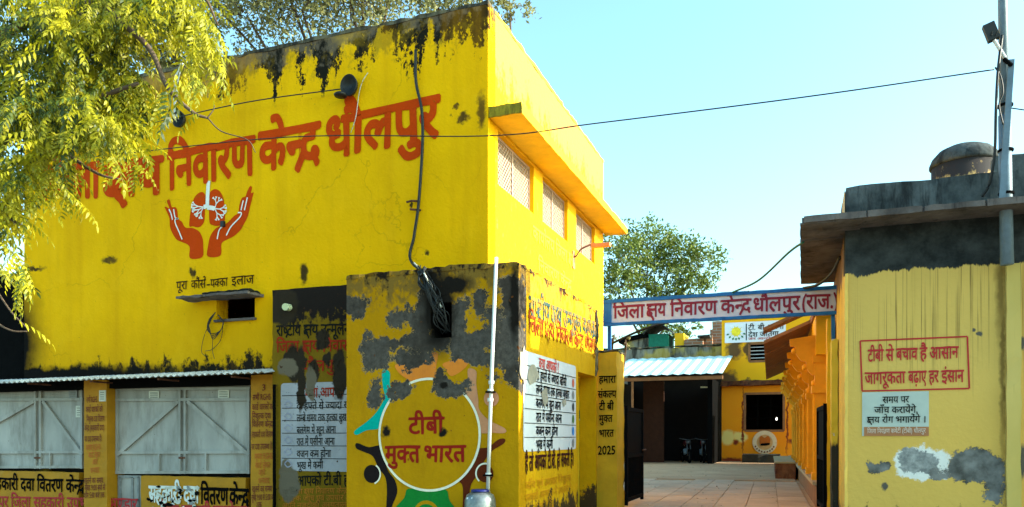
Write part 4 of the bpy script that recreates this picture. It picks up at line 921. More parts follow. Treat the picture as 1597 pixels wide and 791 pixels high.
# bracket lamp on the sunny side wall
lb = PB.at(893, 402); le = PB.at(897, 384)
bl = thing('bracket_lamp', 'orange bracket lamp curving out of the sunlit side wall', 'lamp', tuple(lb))
M_LAMPO = simple('orange_lamp_plastic', (.55, .2, .08), .5, .2)
MB().tube(spline([PB.at(893, 417), PB.at(893, 402), PB.at(893, 400, .06), PB.at(895, 389, .14), PB.at(899, 382, .32)], 6), .016, 8).obj('lamp_arm', M_RUST, bl, True)
a_ = Vector((-3.81 + .30, lb.y + .15, PB.at(897, 384).z - .03)); rough_box('lamp_head', M_LAMPO, bl, a_.x, a_.x + .34, a_.y - .05, a_.y + .07, a_.z - .03, a_.z + .04, .05, .006, 4)
MB().box(-3.81, -3.79, lb.y - .06, lb.y + .06, lb.z - .2, lb.z + .12).obj('wall_plate', M_LAMPO, bl)
# pvc pipe and canister
pv = thing('pvc_pipe', 'white plastic pipe clipped up the front of the corner enclosure', 'pipe', tuple(PF.at(762, 770)))
MB().tube([PF.at(776, 403, .05), PF.at(769, 580, .05), PF.at(763, 766, .05)], .021, 12).obj('pipe_tube', M_PVC, pv, True)
for (x, y) in ((768.5, 597), (767, 610), (767, 624), (763.8, 740)): MB().lathe([(.032, -.02), (.034, 0), (.032, .02)], PF.at(x, y, .05), 14).obj('pipe_joint', M_PVC, pv)
for (x, y) in ((768, 612), (764, 741)): MB().bar(PF.at(x - 7, y, .04), PF.at(x + 7, y, .04), .02, .045, (0, -1, 0)).obj('pipe_clip', M_BLACK, pv)
cp = PF.at(757, 766, .16)
ca_ = thing('metal_canister', 'dark grey domed metal canister with blue rim at foot of the white pipe', 'canister', (cp.x, cp.y, 0))
M_CAN = simple('scratched_dark_metal', (.16, .18, .18), .35, .6, 9, .6, .5)
MB().lathe([(.17, -.95), (.175, -.2), (.172, -.09), (.15, -.03), (.10, 0), (.02, .005)], cp, 24).obj('canister_body', M_CAN, ca_, True)
MB().lathe([(.10, 0.004), (.105, .015), (.09, .03), (.02, .03)], cp, 20).obj('canister_rim', simple('deep_blue_plastic', (.01, .015, .12), .4), ca_, True)
MB().tube([cp + Vector((-.10, -.11, -.07)), cp + Vector((-.02, -.14, -.06))], .022, 8).obj('canister_latch', M_GI, ca_)
# ================================================================ COURTYARD
rk = thing('rear_courtyard_building', 'two storey yellow and orange building at far end of the courtyard', 'building', (0, 38, .4))
kx0 = PK.uv(1125, 600)[0]; vL = PK.uv(1160, 598)[1]
wU = (*[PK.uv(x, 0)[0] for x in (1168, 1206)], PK.uv(1170, 564)[1], PK.uv(1170, 536)[1]); wD = (*[PK.uv(x, 0)[0] for x in (1161, 1222)], PK.uv(1170, 672)[1], PK.uv(1170, 614)[1])
n = N('rear_wall_paint'); c_ = n.mix(n.step(n.noise(.6), .3, .7), (.86, .43, .006), (.82, .37, .005)); c_ = n.mix(blob_mask(n, PK, [(1145, 545, 12, 14), (1132, 590, 14, 10), (1165, 548, 5, 14), (1200, 598, 90, 5)], 1.2, 1.2, .3), c_, (.12, .06, .02)); M_KU = n.done(c_, .8)
n = N('rear_lower_paint'); c_ = n.mix(n.step(n.noise(.5), .3, .7), (.86, .31, .005), (.82, .24, .004)); c_ = n.mix(blob_mask(n, PK, [(1135, 683, 11, 11), (1154, 681, 11, 8)], .5, 1.5, .2), c_, (.85, .66, .2)); c_ = n.mix(blob_mask(n, PK, [(1148, 690, 4, 4), (1158, 655, 1.5, 50), (1227, 655, 1.5, 50), (1236, 689, 8, 4), (1140, 718, 20, 4)], .35, 3, .4), c_, (.2, .03, .01)); M_KL = n.done(c_, .8)
wall('upper_wall', M_KU, rk, PK, kx0, 6, vL + .12, 7.2, .3, [wU]); wall('lower_wall', M_KL, rk, PK, kx0, 6, .4, vL - .12, .3, [wD])
rough_box('floor_ledge', cement('stained_ledge', (.05, .012, .01), (.16, .06, .02), (.02, .01, .01), 5), rk, kx0 - .05, 6, 35.75, 36.4, vL - .12, vL + .12, .3, .05, 51)
for (wn_, nv, nh) in ((wU, 4, 4), (wD, 3, 2)):
    fr = MB()
    for (p, r_) in (((wn_[0], wn_[2]), (wn_[1], wn_[2])), ((wn_[0], wn_[3]), (wn_[1], wn_[3])), ((wn_[0], wn_[2]), (wn_[0], wn_[3])), ((wn_[1], wn_[2]), (wn_[1], wn_[3]))): fr.bar(PK.p3(*p, -.05), PK.p3(*r_, -.05), .1, .06, (0, -1, 0))
    fo = fr.obj('window_frame', M_STONE, rk)
    for k in range(1, nh + 1): z_ = wn_[2] + (wn_[3] - wn_[2]) * k / (nh + 1); MB().tube([PK.p3(wn_[0], z_, -.1), PK.p3(wn_[1], z_, -.1)], .02 if nh > 2 else .012, 6).obj('window_bar', M_GI if nh > 2 else M_BLACK, fo)
    for k in range(1, nv): u_ = wn_[0] + (wn_[1] - wn_[0]) * k / nv; MB().tube([PK.p3(u_, wn_[2], -.12), PK.p3(u_, wn_[3], -.12)], .015, 6).obj('window_bar', M_BLACK, fo)
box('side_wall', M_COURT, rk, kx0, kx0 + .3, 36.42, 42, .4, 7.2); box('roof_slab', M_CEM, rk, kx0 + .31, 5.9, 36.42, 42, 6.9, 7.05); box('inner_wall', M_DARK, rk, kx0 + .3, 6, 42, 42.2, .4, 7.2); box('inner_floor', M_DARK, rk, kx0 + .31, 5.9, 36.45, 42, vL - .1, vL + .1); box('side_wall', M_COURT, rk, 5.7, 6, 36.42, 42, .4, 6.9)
em = PK.at(1210, 653, -.6); me_ = bpy.data.materials.new('lit_bulb'); me_.use_nodes = True; me_.node_tree.nodes['Principled BSDF'].inputs['Emission Color'].default_value = (1, .98, .9, 1); me_.node_tree.nodes['Principled BSDF'].inputs['Emission Strength'].default_value = 4
bb = MB().lathe([(.01, -.05), (.03, -.03), (.038, 0), (.028, .03), (.012, .06)], em, 12).obj('light_bulb', me_, None, True); tag(bb, 'lit white bulb inside the dark ground floor window', 'bulb')
# round painted emblem with dull figure
ring(PK, 'emblem_ring', simple('cream_emblem_ring', (.72, .55, .34), .8, .1), rk, 1192, 690, .43, .18, .02)
disc(PK, 'emblem_disc', simple('tan_emblem_disc', (.62, .34, .12), .8, .1), rk, 1192, 690, .36, .015)
flat('emblem_figure', M_INKO, rk, PK, [[(1184, 684), (1187, 680), (1192, 683), (1197, 680), (1201, 686), (1198, 694), (1186, 694)]], .03); flat('emblem_scroll', M_BLACK, rk, PK, [[(1187, 692), (1199, 691), (1199, 694), (1187, 695)]], .04)
for k in range(9):
    a = math.radians(205 + k * 16); u_, v_ = PK.uv(1192, 690); flat('emblem_mark', M_INK, rk, PK, [[(u_ + .43 * math.cos(a) + dx, v_ + .43 * math.sin(a) + dz) for dx, dz in ((-.03, -.04), (.03, -.03), (.03, .04), (-.02, .03))]], .04, False, px=False)
# notice board on the rear building
nb = thing('banner_board', 'white banner with yellow sunflower emblem on the rear building, text cut by the eave', 'banner', tuple(PK.at(1165, 518)))
nbp = rect('banner_sheet', simple('white_banner', (.72, .74, .78), .6, .04), nb, PK, 1130, 504, 1225, 531.5, .03)
stroke('divider', M_BLACK, nb, PK, [[(1163.5, 505), (1163.5, 531)]], .04, .04)
fc = (1147.5, 517.5); pet = []
uc, vc = PK.uv(*fc)
for k in range(10):
    a = k * math.pi / 5; pet.append([(uc + .1 * math.cos(a - .3), vc + .1 * math.sin(a - .3)), (uc + .32 * math.cos(a), vc + .32 * math.sin(a)), (uc + .1 * math.cos(a + .3), vc + .1 * math.sin(a + .3))])
flat('flower_petals', simple('flower_yellow', (.85, .62, .03), .7), nb, PK, pet, .04, False, px=False); disc(PK, 'flower_centre', bpy.data.materials['flower_yellow'], nb, *fc, .2, .045)
leaf_ink = simple('leaf_green_ink', (.02, .14, .04), .7)
for k, a in enumerate((200, 225, 250, 270, 290, 315, 340)): a = math.radians(a); flat('flower_leaf', leaf_ink, nb, PK, [[(uc + (.38 + dx) * math.cos(a) - dz * math.sin(a), vc + (.34 + dx) * math.sin(a) + dz * math.cos(a)) for dx, dz in ((-.07, 0), (0, .045), (.07, 0), (0, -.045))]], .05, False, px=False)
letters(nb, PK, 'टी. बी. हारेगा', (1166.5, 508), (1222, 506), .2, M_BLACK, .015, .045); letters(nb, PK, 'देश जीतेगा', (1166.5, 519), (1214, 517), .2, M_BLACK, .015, .045); letters(nb, PK, 'जन आन्दोलन', (1166.5, 527), (1212, 526), .1, M_R_RED, .015, .045)
# dark ledge, steps block
ld = tag(rough_box('stone_ledge', simple('black_stone', (.02, .022, .016), .7, .3, 6), None, *[Plane('A', 34.4).uv(x, 0)[0] for x in (1156, 1216)], 34.4, 35.6, .44, .82, .2, .03, 61), 'low black stone ledge below the round emblem at courtyard end', 'ledge')
# far shed
sh = thing('tin_roof_shed', 'open dark shed with pale blue corrugated tin roof at courtyard left', 'shed', (-6, 33, .4))
PH = Plane('A', 31.2); hx0, hx1 = PH.uv(940, 0)[0], PH.uv(1126, 0)[0] ; zf = PH.uv(1050, 584)[1]; zb = Plane('A', 36.0).uv(1050, 557)[1]
m = MB(); xs = []; x = hx0
while x < hx1: xs.append(x); x += .055
for j in range(2):
    for x in xs: m.v.append(Vector((x, 31.2 if j == 0 else 36.2, (zf if j == 0 else zb) + .022 * math.cos(x * 2 * math.pi / .44) ** 3)))
L = len(xs)
for i in range(L - 1): m.f.append([i, i + 1, L + i + 1, L + i])
m.obj('tin_roof', M_TIN, sh).modifiers.new('t', 'SOLIDIFY').thickness = .01
box('back_wall', M_DARK, sh, hx0, kx0 - .02, 36.0, 36.2, .4, zf + .5); box('right_wall', M_BLACK, sh, kx0 - .22, kx0 - .03, 32.5, 35.98, .4, zf - .1); box('left_wall', M_DARK, sh, hx0, hx0 + .2, 31.4, 35.98, .4, zf - .1)  # walls near black, the shed's inner shade painted into them
box('beam', M_STONE, sh, hx0, hx1, 31.35, 31.5, zf - .22, zf - .08)
for px in (984,): x = PH.uv(px, 0)[0]; MB().tube([(x, 31.42, .4), (x, 31.42, zf - .2)], .05, 8).obj('shed_post', M_STONE, sh)
box('side_partition', simple('brown_red_plaster', (.05, .016, .006), .9), sh, PH.uv(986, 0)[0], PH.uv(1020, 0)[0], 33.5, 33.6, .4, zf - .1)
tl = MB().tube([Plane('A', 33).at(1092, 604), Plane('A', 33).at(1112, 604)], .035, 8).obj('tube_light', simple('pale_tube_light', (.7, .75, .6), .4), None); tag(tl, 'thin pale tube light hanging in the dark shed', 'light')
def motorbike(loc, rz, lab):
    t = thing('motorcycle', lab, 'motorcycle', loc, 'motorcycles parked in the shed', rz); X = Matrix.Translation(loc) @ Matrix.Rotation(rz, 4, 'Z')
    def P(x, y, z_): return X @ Vector((x, y, z_))
    def tb(nm, pts, r, mat, n=8): return MB().tube([P(*p) for p in pts], r, n).obj(nm, mat, t, True)
    blk = M_BLACK; chrome = bpy.data.materials.get('dull_chrome') or simple('dull_chrome', (.10, .10, .10), .4, .05, 3, .4, .6)
    for x in (-.64, .64):
        w = tb('wheel', [(x + .28 * math.cos(a), 0, .3 + .28 * math.sin(a)) for a in [k * math.pi / 10 for k in range(21)]], .04, blk)
        for a in range(4): MB().tube([P(x + .25 * math.cos(a * .785), 0, .3 + .25 * math.sin(a * .785)), P(x - .25 * math.cos(a * .785), 0, .3 - .25 * math.sin(a * .785))], .006, 4).obj('spoke', chrome, w)
    tb('fork', [(.64, .07, .3), (.46, .07, .98)], .022, chrome); tb('fork', [(.64, -.07, .3), (.46, -.07, .98)], .022, chrome)
    tb('handlebar', [(.36, .36, 1.04), (.45, .15, 1.0), (.46, 0, .98), (.45, -.15, 1.0), (.36, -.36, 1.04)], .015, chrome)
    tb('frame', [(.44, 0, .85), (.1, 0, .72), (-.35, 0, .72), (-.64, 0, .3)], .03, blk); tb('frame', [(.44, 0, .8), (.15, 0, .32), (-.2, 0, .3), (-.64, 0, .3)], .025, blk)
    tb('fuel_tank', [(.40, 0, .84), (.30, 0, .88), (.1, 0, .87), (-.05, 0, .80)], .13, simple('dark_red_tank', (.06, .008, .008), .25, .1), 12)
    tb('seat', [(-.02, 0, .84), (-.3, 0, .82), (-.62, 0, .88)], .10, blk, 10); tb('engine', [(.12, 0, .35), (.06, 0, .58)], .13, M_POLE, 10)
    tb('exhaust', [(.15, .14, .35), (0, .16, .22), (-.75, .17, .32)], .035, chrome); tb('headlight', [(.5, 0, .88), (.62, 0, .87)], .085, chrome, 12)
    tb('mudguard', [(-.42, 0, .58), (-.64, 0, .66), (-.88, 0, .56)], .05, blk); tb('mirror', [(.4, .25, 1.02), (.36, .28, 1.2)], .012, blk); tb('mirror', [(.4, -.25, 1.02), (.36, -.28, 1.2)], .012, blk)
    return t
for i, (px, rz, lab) in enumerate(((1068, -1.2, 'parked motorcycle in the dark shed, its front wheel turned outward, left one'), (1094, -1.35, 'parked motorcycle in the dark shed nearest the orange wall'))):
    p = Plane('A', 33.6).at(px, 700); motorbike((p.x, 33.8, .455), rz, lab)
# veranda along the right
ver = thing('veranda', 'orange stone veranda with fluted columns and curved brackets along courtyard right', 'veranda', (.3, 14, .45))
def cv(x, y, z_): return Vector((.3 + x * ca - y * sa, 14 + x * sa + y * ca, z_))
def cbox(nm, mat, x0, x1, y0, y1, z0, z1, par=None):
    m = MB().box(x0, x1, y0, y1, z0, z1); m.v = [cv(v.x, v.y, v.z) for v in m.v]; return m.obj(nm, mat, par or ver)
cbox('plinth', M_STONE, -.10, 1.6, -.6, 17, .40, .80); cbox('plinth_top', simple('pale_sandstone', (.45, .33, .2), .8, .2, 3), -.16, 1.6, -.62, 17, .802, .86)
cbox('back_wall', M_VER, 1.5, 1.7, -.4, 20, .86, 4.4); cbox('roof_slab', M_STONE, -.12, 1.7, -.4, 20, 3.62, 3.75); cbox('architrave', M_COURT, -.09, .22, -.3, 17, 2.95, 3.62)
for k in range(7):
    y = k * 2.2
    col = MB(); col.box(-.10, .10, y - .11, y + .11, .862, 2.95); col.v = [cv(v.x, v.y, v.z) for v in col.v]; co = col.obj('column', M_VER, ver)
    for f in (-1, 0, 1): MB().tube([cv(-.105, y + f * .07, .95), cv(-.105, y + f * .07, 2.32)], .026, 6).obj('flute', M_VER, co)
    for (z0, e) in ((.862, .05), (2.32, .05), (2.83, .03)): cbox('capital' if z0 > 2 else 'base', M_VER, -.1 - e, .1 + e, y - .11 - e, y + .11 + e, z0, z0 + .12, co)
    # serpentine stone bracket reaching out to the left under the eave
    prof = [(0, 2.95), (-.10, 2.90), (-.16, 3.0), (-.14, 3.08), (-.24, 3.1), (-.36, 3.2), (-.38, 3.3), (-.50, 3.32), (-.64, 3.44), (-.66, 3.54), (-.78, 3.56), (-.8, 3.66), (0, 3.74)]
    prof = [(a * .62, 2.42 + (b - 2.9) * 1.08) for a, b in prof]; pp = spline([Vector((a, 0, b)) for a, b in prof[:-1]], 4) + [Vector((-.05, 0, 3.30))]
    m = MB(); n_ = len(pp)
    for sgn in (-1, 1):
        for p in pp: m.v.append(cv(p.x, y + sgn * .075, p.z))
    m.f.append(list(range(n_))[::-1]); m.f.append([n_ + i for i in range(n_)])
    for i in range(n_): m.f.append([i, (i + 1) % n_, n_ + (i + 1) % n_, n_ + i])
    m.obj('bracket', M_VER, ver)
    for (bx, bz) in ((-.10, 2.53), (-.25, 2.80), (-.42, 3.08)): MB().lathe([(.01, -.06), (.05, -.03), (.05, .02), (.01, .05)], cv(bx, y, bz - .03), 10).obj('bracket_knob', M_VER, ver, True)
for k in range(8):      # sloping stone eave slabs
    y = .9 + (k - 1) * 1.9 if k else -.65; W_ = 1.86 if k else .42
    m = MB(); 
    for (x_, z_) in ((-.02, 3.66), (-.92, 3.27)):
        for yy in (y, y + W_):
            for dz in (0, .06): m.v.append(cv(x_, yy, z_ + dz + (.02 if k % 2 else 0) + (.05 if not k else 0)))
    m.f = [[0, 1, 3, 2], [4, 6, 7, 5], [0, 4, 5, 1], [2, 3, 7, 6], [1, 5, 7, 3], [0, 2, 6, 4]]
    if k in (0, 1, 2, 3, 4, 5): m.obj('eave_slab', M_STONE, ver)
stp = thing('stone_steps', 'low brown stone step block beside the veranda plinth', 'steps', tuple(cv(-.45, 7.2, .45)))
cbox('step_body', cement('worn_brown_stone', (.10, .03, .02), (.3, .13, .06), (.03, .01, .01), 4), -.68, -.17, 7.9, 14.5, .44, .86, stp); cbox('step_top', simple('pale_step_stone', (.42, .33, .17), .8, .2, 3), -.70, -.17, 7.87, 14.5, .862, .9, stp)
# ---------------------------------------------------------------- beyond the courtyard
bw = thing('boundary_wall', 'grey stained boundary wall with mouldy streaks behind the tin roof', 'wall', (-8, 37, 0))
n = N('streaky_boundary_plaster'); c_ = n.mix(n.step(n.noise(1, 3, 3, .6, 6, .7), .42, .58), (.26, .24, .19), (.05, .045, .035)); c_ = n.mix(n.math('MULTIPLY', n.step(n.noise(.8), .52, .6), .6), c_, (.5, .36, .05)); M_BW = n.done(c_, .9)
rough_box('wall_body', M_BW, bw, -16, kx0 - .02, 36.9, 37.2, 0, Plane('A', 36.9).uv(1050, 542)[1], .35, .04, 71)
rough_box('wall_coping', M_COPE, bw, -16, kx0 - .02, 36.85, 37.25, Plane('A', 36.9).uv(1050, 542)[1], Plane('A', 36.9).uv(1050, 540)[1] + .04, .25, .04, 72)
PZ = Plane('A', 44.0)
hut = thing('green_hut', 'small green walled hut with grey curved roof beyond the boundary wall', 'hut', tuple(PZ.at(1026, 560)))
gx0, gx1 = PZ.uv(1011, 0)[0], PZ.uv(1042, 0)[0]; gz = PZ.uv(1026, 521)[1]
box('hut_wall', simple('teal_green_cloth', (.01, .16, .10), .8, .2), hut, gx0, gx1, 44, 46, 0, gz)
m = MB()
for j in range(7):
    a = j / 6; m.v.append(Vector((gx0 - .3 + (gx1 - gx0 + .6) * a, 43.6, gz + .55 * math.sin(math.pi * a) + .02))); m.v.append(Vector((gx0 - .3 + (gx1 - gx0 + .6) * a, 46.3, gz + .55 * math.sin(math.pi * a) + .02)))
for j in range(6): m.f.append([2 * j, 2 * j + 2, 2 * j + 3, 2 * j + 1])
m.obj('hut_roof', M_CEM, hut).modifiers.new('t', 'SOLIDIFY').thickness = .05
lean = thing('lean_to_roof', 'dark sloping lean-to roof left of the green hut', 'roof', tuple(PZ.at(985, 540)))
m = MB(); m.bar(PZ.at(964, 532), PZ.at(1008, 522), .25, -1.8, (0, -1, 0)); m.obj('roof_sheet', M_BLACK, lean); box('roof_support', M_BW, lean, PZ.uv(972, 0)[0], PZ.uv(1010, 0)[0], 44.2, 45.6, 0, PZ.uv(1000, 527)[1])
bk = thing('brick_house', 'unfinished brick house with stepped walls behind the boundary wall', 'house', tuple(PZ.at(1090, 560)))
n = N('brickwork'); bt = n.new('ShaderNodeTexBrick'); n.t.links.new(n.vmath('MULTIPLY', n.vmath('ADD', n.P, (0, 0, 0)), (1, 0, 1)), bt.inputs[0])
sep = n.new('ShaderNodeSeparateXYZ'); n.t.links.new(n.P, sep.inputs[0]); cb = n.new('ShaderNodeCombineXYZ'); n.t.links.new(sep.outputs[0], cb.inputs[0]); n.t.links.new(sep.outputs[2], cb.inputs[1]); n.t.links.new(cb.outputs[0], bt.inputs[0])
bt.inputs['Color1'].default_value = (.36, .16, .08, 1); bt.inputs['Color2'].default_value = (.22, .10, .06, 1); bt.inputs['Mortar'].default_value = (.3, .26, .22, 1); bt.inputs['Scale'].default_value = 1; bt.inputs['Brick Width'].default_value = .5; bt.inputs['Row Height'].default_value = .16; bt.inputs['Mortar Size'].default_value = .02
M_BRICK = n.done(bt.outputs[0], .9)
for (x0, x1, yt, dy) in ((1066, 1096, 528, 0), (1090, 1110, 521, .3), (1108, 1140, 499, .6), (1098, 1110, 505, 2.4)): rough_box('brick_wall', M_BRICK, bk, PZ.uv(x0, 0)[0], PZ.uv(x1, 0)[0], 44 + dy, 45.5 + dy, 0, PZ.uv(x0, yt)[1], .3, .05, x0)
rough_box('yellow_wall', M_COURT, bk, PZ.uv(1051, 0)[0], PZ.uv(1066, 0)[0], 44.1, 46, 0, PZ.uv(1051, 519)[1], .4, .03, 5)
rough_box('roof_slab', M_CEM, bk, PZ.uv(1088, 0)[0], PZ.uv(1108, 0)[0], 43.6, 46, PZ.uv(1100, 527)[1], PZ.uv(1100, 523)[1], .3, .03, 5)
# ================================================================ TREES
def leaf_mat(name, a, b, trans=.4, rough=.5):
    m = bpy.data.materials.new(name); m.use_nodes = True; t = m.node_tree; bs = t.nodes['Principled BSDF']; out = t.nodes['Material Output']
    g = t.nodes.new('ShaderNodeNewGeometry'); nz = t.nodes.new('ShaderNodeTexNoise'); nz.inputs['Scale'].default_value = 2.3; t.links.new(g.outputs['Position'], nz.inputs['Vector'])
    mr = t.nodes.new('ShaderNodeMapRange'); mr.inputs[1].default_value = .38; mr.inputs[2].default_value = .62; t.links.new(nz.outputs[0], mr.inputs[0])
    rnd = t.nodes.new('ShaderNodeMath'); rnd.operation = 'MULTIPLY_ADD'; t.links.new(g.outputs['Random Per Island'], rnd.inputs[0]); rnd.inputs[1].default_value = .6; t.links.new(mr.outputs[0], rnd.inputs[2])
    s2_ = t.nodes.new('ShaderNodeMath'); s2_.operation = 'MULTIPLY'; s2_.use_clamp = True; t.links.new(rnd.outputs[0], s2_.inputs[0]); s2_.inputs[1].default_value = .65
    mx = t.nodes.new('ShaderNodeMixRGB'); t.links.new(s2_.outputs[0], mx.inputs[0]); mx.inputs[1].default_value = (*a, 1); mx.inputs[2].default_value = (*b, 1)
    t.links.new(mx.outputs[0], bs.inputs['Base Color']); bs.inputs['Roughness'].default_value = rough; bs.inputs['Specular IOR Level'].default_value = .35
    tr = t.nodes.new('ShaderNodeBsdfTranslucent'); t.links.new(mx.outputs[0], tr.inputs[0]); ms = t.nodes.new('ShaderNodeMixShader'); ms.inputs[0].default_value = trans
    t.links.new(bs.outputs[0], ms.inputs[1]); t.links.new(tr.outputs[0], ms.inputs[2]); t.links.new(ms.outputs[0], out.inputs[0]); return m
M_BARK = simple('brown_bark', (.09, .06, .04), .9, .3, 9, bump=.5)
M_LEAF1 = leaf_mat('neem_leaf', (.13, .15, .006), (.52, .45, .012), .45)
M_LEAF1D = leaf_mat('shaded_neem_leaf', (.018, .036, .004), (.075, .11, .010), .22)  # darker leaf copy, shade within the crown put into its colour
M_LEAF2 = leaf_mat('grey_green_leaf', (.09, .10, .035), (.34, .33, .12), .35)
M_LEAF3 = leaf_mat('mid_green_leaf', (.055, .095, .015), (.18, .23, .035), .35)
rnd_dir = lambda: Vector((R.gauss(0, 1), R.gauss(0, 1), R.gauss(0, 1))).normalized()
def spray(seed, n=7, L=.30):
    """a drooping pinnate neem leaf: curved stalk with pairs of narrow curved leaflets, along +X"""
    r = random.Random(seed); m = MB(); pts = []
    for i in range(n + 1): a = i / n; pts.append(Vector((L * a, .02 * math.sin(a * 3 + seed), -.10 * a * a)))
    for i in range(n): m.quad(pts[i] + Vector((0, -.0015, 0)), pts[i + 1] + Vector((0, -.0015, 0)), pts[i + 1] + Vector((0, .0015, 0)), pts[i] + Vector((0, .0015, 0)))
    for i in range(1, n + 1):
        for sg_ in ((-1, 1) if i < n else (0,)):
            l = .068 * r.uniform(.6, 1.25) * (1 - .25 * abs(i / n - .5)); w = .011 * r.uniform(.85, 1.2)
            d = Vector((.55 + .35 * i / n, sg_ * .85, -.35 + r.uniform(-.3, .15))).normalized(); up = Vector((r.uniform(-.4, .4), r.uniform(-.4, .4), 1)); q_ = d.cross(up).normalized() * w; o = pts[i]
            bend = Vector((0, 0, -.010)); k = len(m.v)
            m.v += [o, o + d * l * .35 + q_, o + d * l * .7 + q_ * .8 + bend, o + d * l + bend * 2.4, o + d * l * .7 - q_ * .8 + bend, o + d * l * .35 - q_]
            m.f += [[k, k + 1, k + 5], [k + 1, k + 2, k + 4, k + 5], [k + 2, k + 3, k + 4]]
    return m
SPR = [spray(s) for s in range(6)]
sprme = []
for si, s_ in enumerate(SPR): me = mesh('leaf_spray', s_.v, s_.f); me.materials.append(M_LEAF1 if si % 6 else M_LEAF1D); sprme.append(me)
nt = thing('neem_tree', 'neem tree reaching in from the left with bright drooping yellow green leaves', 'tree', (-8.4, 4.2, 0))
def at_t(px, py, t): d = ray(px, py); return Vector((d.x * t, d.y * t, EYE + d.z * t))
trunk = MB(); trunk.tube(spline([(-8.4, 4.2, -.1), (-8.3, 4.25, 1.4), (-8.5, 4.3, 2.8), (-8.2, 4.4, 4.0)], 5), .24, 12, .15); trunk.obj('trunk', M_BARK, nt, True)
# limbs through the crown (start, via, end)
limbs = [((-8.2, 4.4, 3.9), at_t(0, 60, 7.2), at_t(110, 20, 7.0), at_t(150, 40, 6.8)), ((-8.2, 4.4, 3.9), at_t(-40, 250, 7.0), at_t(40, 190, 6.9), at_t(130, 160, 6.6), at_t(215, 130, 6.5)),
         (at_t(110, 20, 7.0), at_t(150, 5, 6.8), at_t(195, 40, 6.6), at_t(235, 80, 6.5), at_t(262, 138, 6.4), at_t(300, 175, 6.3), at_t(323, 184, 6.3)),
         ((-8.2, 4.4, 3.9), at_t(-60, 380, 6.8), at_t(-10, 330, 6.6), at_t(30, 350, 6.4)), (at_t(40, 190, 6.9), at_t(90, 230, 6.6), at_t(150, 270, 6.4), at_t(190, 280, 6.4)), (at_t(150, 5, 6.8), at_t(230, -20, 6.7), at_t(310, -10, 6.6), at_t(340, 40, 6.6)),
         (at_t(-20, 430, 6.4), at_t(0, 462, 6.3), at_t(20, 490, 6.2), at_t(45, 515, 6.2)), (at_t(-20, 495, 6.3), at_t(15, 515, 6.2), at_t(42, 517, 6.2)), (at_t(323, 184, 6.3), at_t(345, 205, 6.25), at_t(385, 218, 6.2), at_t(398, 238, 6.2)), (at_t(323, 184, 6.3), at_t(332, 172, 6.3), at_t(334, 164, 6.3))]
rad = [(.07, .02), (.06, .015), (.035, .010), (.05, .012), (.025, .006), (.03, .008), (.009, .005), (.009, .005), (.006, .003), (.006, .003)]
for l_, r_ in zip(limbs, rad): MB().tube(spline([Vector(p) for p in l_], 6), r_[0], 7, r_[1]).obj('branch', M_BARK, nt, True)
lobes = [(80, 50, 115, 85, 7.2, 300), (50, 120, 95, 75, 7.0, 260), (155, 85, 70, 80, 6.8, 260), (90, 165, 76, 52, 6.7, 190), (162, 178, 48, 42, 6.5, 80), (205, 212, 22, 34, 6.4, 24), (25, 215, 50, 55, 6.7, 90), (10, 290, 35, 30, 6.5, 50), (2, 350, 20, 36, 6.4, 40), (10, 425, 14, 36, 6.3, 20), (-5, 320, 22, 70, 6.6, 40), (140, 0, 110, 40, 6.9, 220), (260, -15, 70, 34, 6.7, 120), (318, 50, 20, 40, 6.6, 50), (275, 35, 14, 22, 6.6, 16), (100, 240, 24, 30, 6.5, 22), (245, 150, 8, 20, 6.4, 6), (300, 145, 16, 20, 6.3, 10), (-120, 120, 120, 160, 7.4, 260), (50, 225, 30, 26, 6.6, 34), (92, 275, 10, 24, 6.4, 8), (170, 140, 45, 50, 7.4, 110), (38, 440, 10, 30, 6.3, 6)]
sp_list = []; dark_set = set()
for (px, py, rx, ry, t_, cnt) in lobes:
    # clumps inside each lobe
    cl = [(px + rx * R.uniform(-.9, .9), py + ry * R.uniform(-.9, .9), t_ + R.uniform(-.5, .5)) for _ in range(max(2, cnt // 9))]
    dk = .42 if (px < 110 and py < 200) else .10  # more dark sprays in the inner left lobes, as painted crown shade
    for k in range(int(cnt * 1.25)):
        c3 = R.choice(cl); p = at_t(c3[0], c3[1], c3[2]) + rnd_dir() * R.uniform(0, .22)
        p.freeze(); sp_list.append(p)
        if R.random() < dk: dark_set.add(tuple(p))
def spray_mat(p, s=1.0):
    yaw = R.uniform(0, 2 * math.pi); pitch = R.uniform(.1, 1.1)
    return Matrix.Translation(p) @ Matrix.Rotation(yaw, 4, 'Z') @ Matrix.Rotation(pitch, 4, 'Y') @ Matrix.Rotation(R.uniform(-.6, .6), 4, 'X') @ Matrix.Scale(s, 4)
R.shuffle(sp_list)
vis = sorted(sp_list, key=lambda p: (-S * p.x + C * p.y))
near = vis[:700]; R.shuffle(near); chosen = set(id(p) for p in near[:290])
st = MB(); std = MB()
for p in sp_list:
    M = spray_mat(p, R.uniform(.6, 1.05)); i = R.randrange(6)
    if id(p) in chosen:
        o = bpy.data.objects.new('leaf_spray', sprme[i]); COL.objects.link(o); o.parent = nt; o.matrix_parent_inverse = Matrix.Translation(-nt.location); o.matrix_basis = M
    else:
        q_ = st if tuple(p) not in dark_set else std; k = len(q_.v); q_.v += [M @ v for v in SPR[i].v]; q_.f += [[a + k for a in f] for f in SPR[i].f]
st.obj('crown', M_LEAF1, nt, kind='stuff'); std.obj('shaded_foliage', M_LEAF1D, nt, kind='stuff')
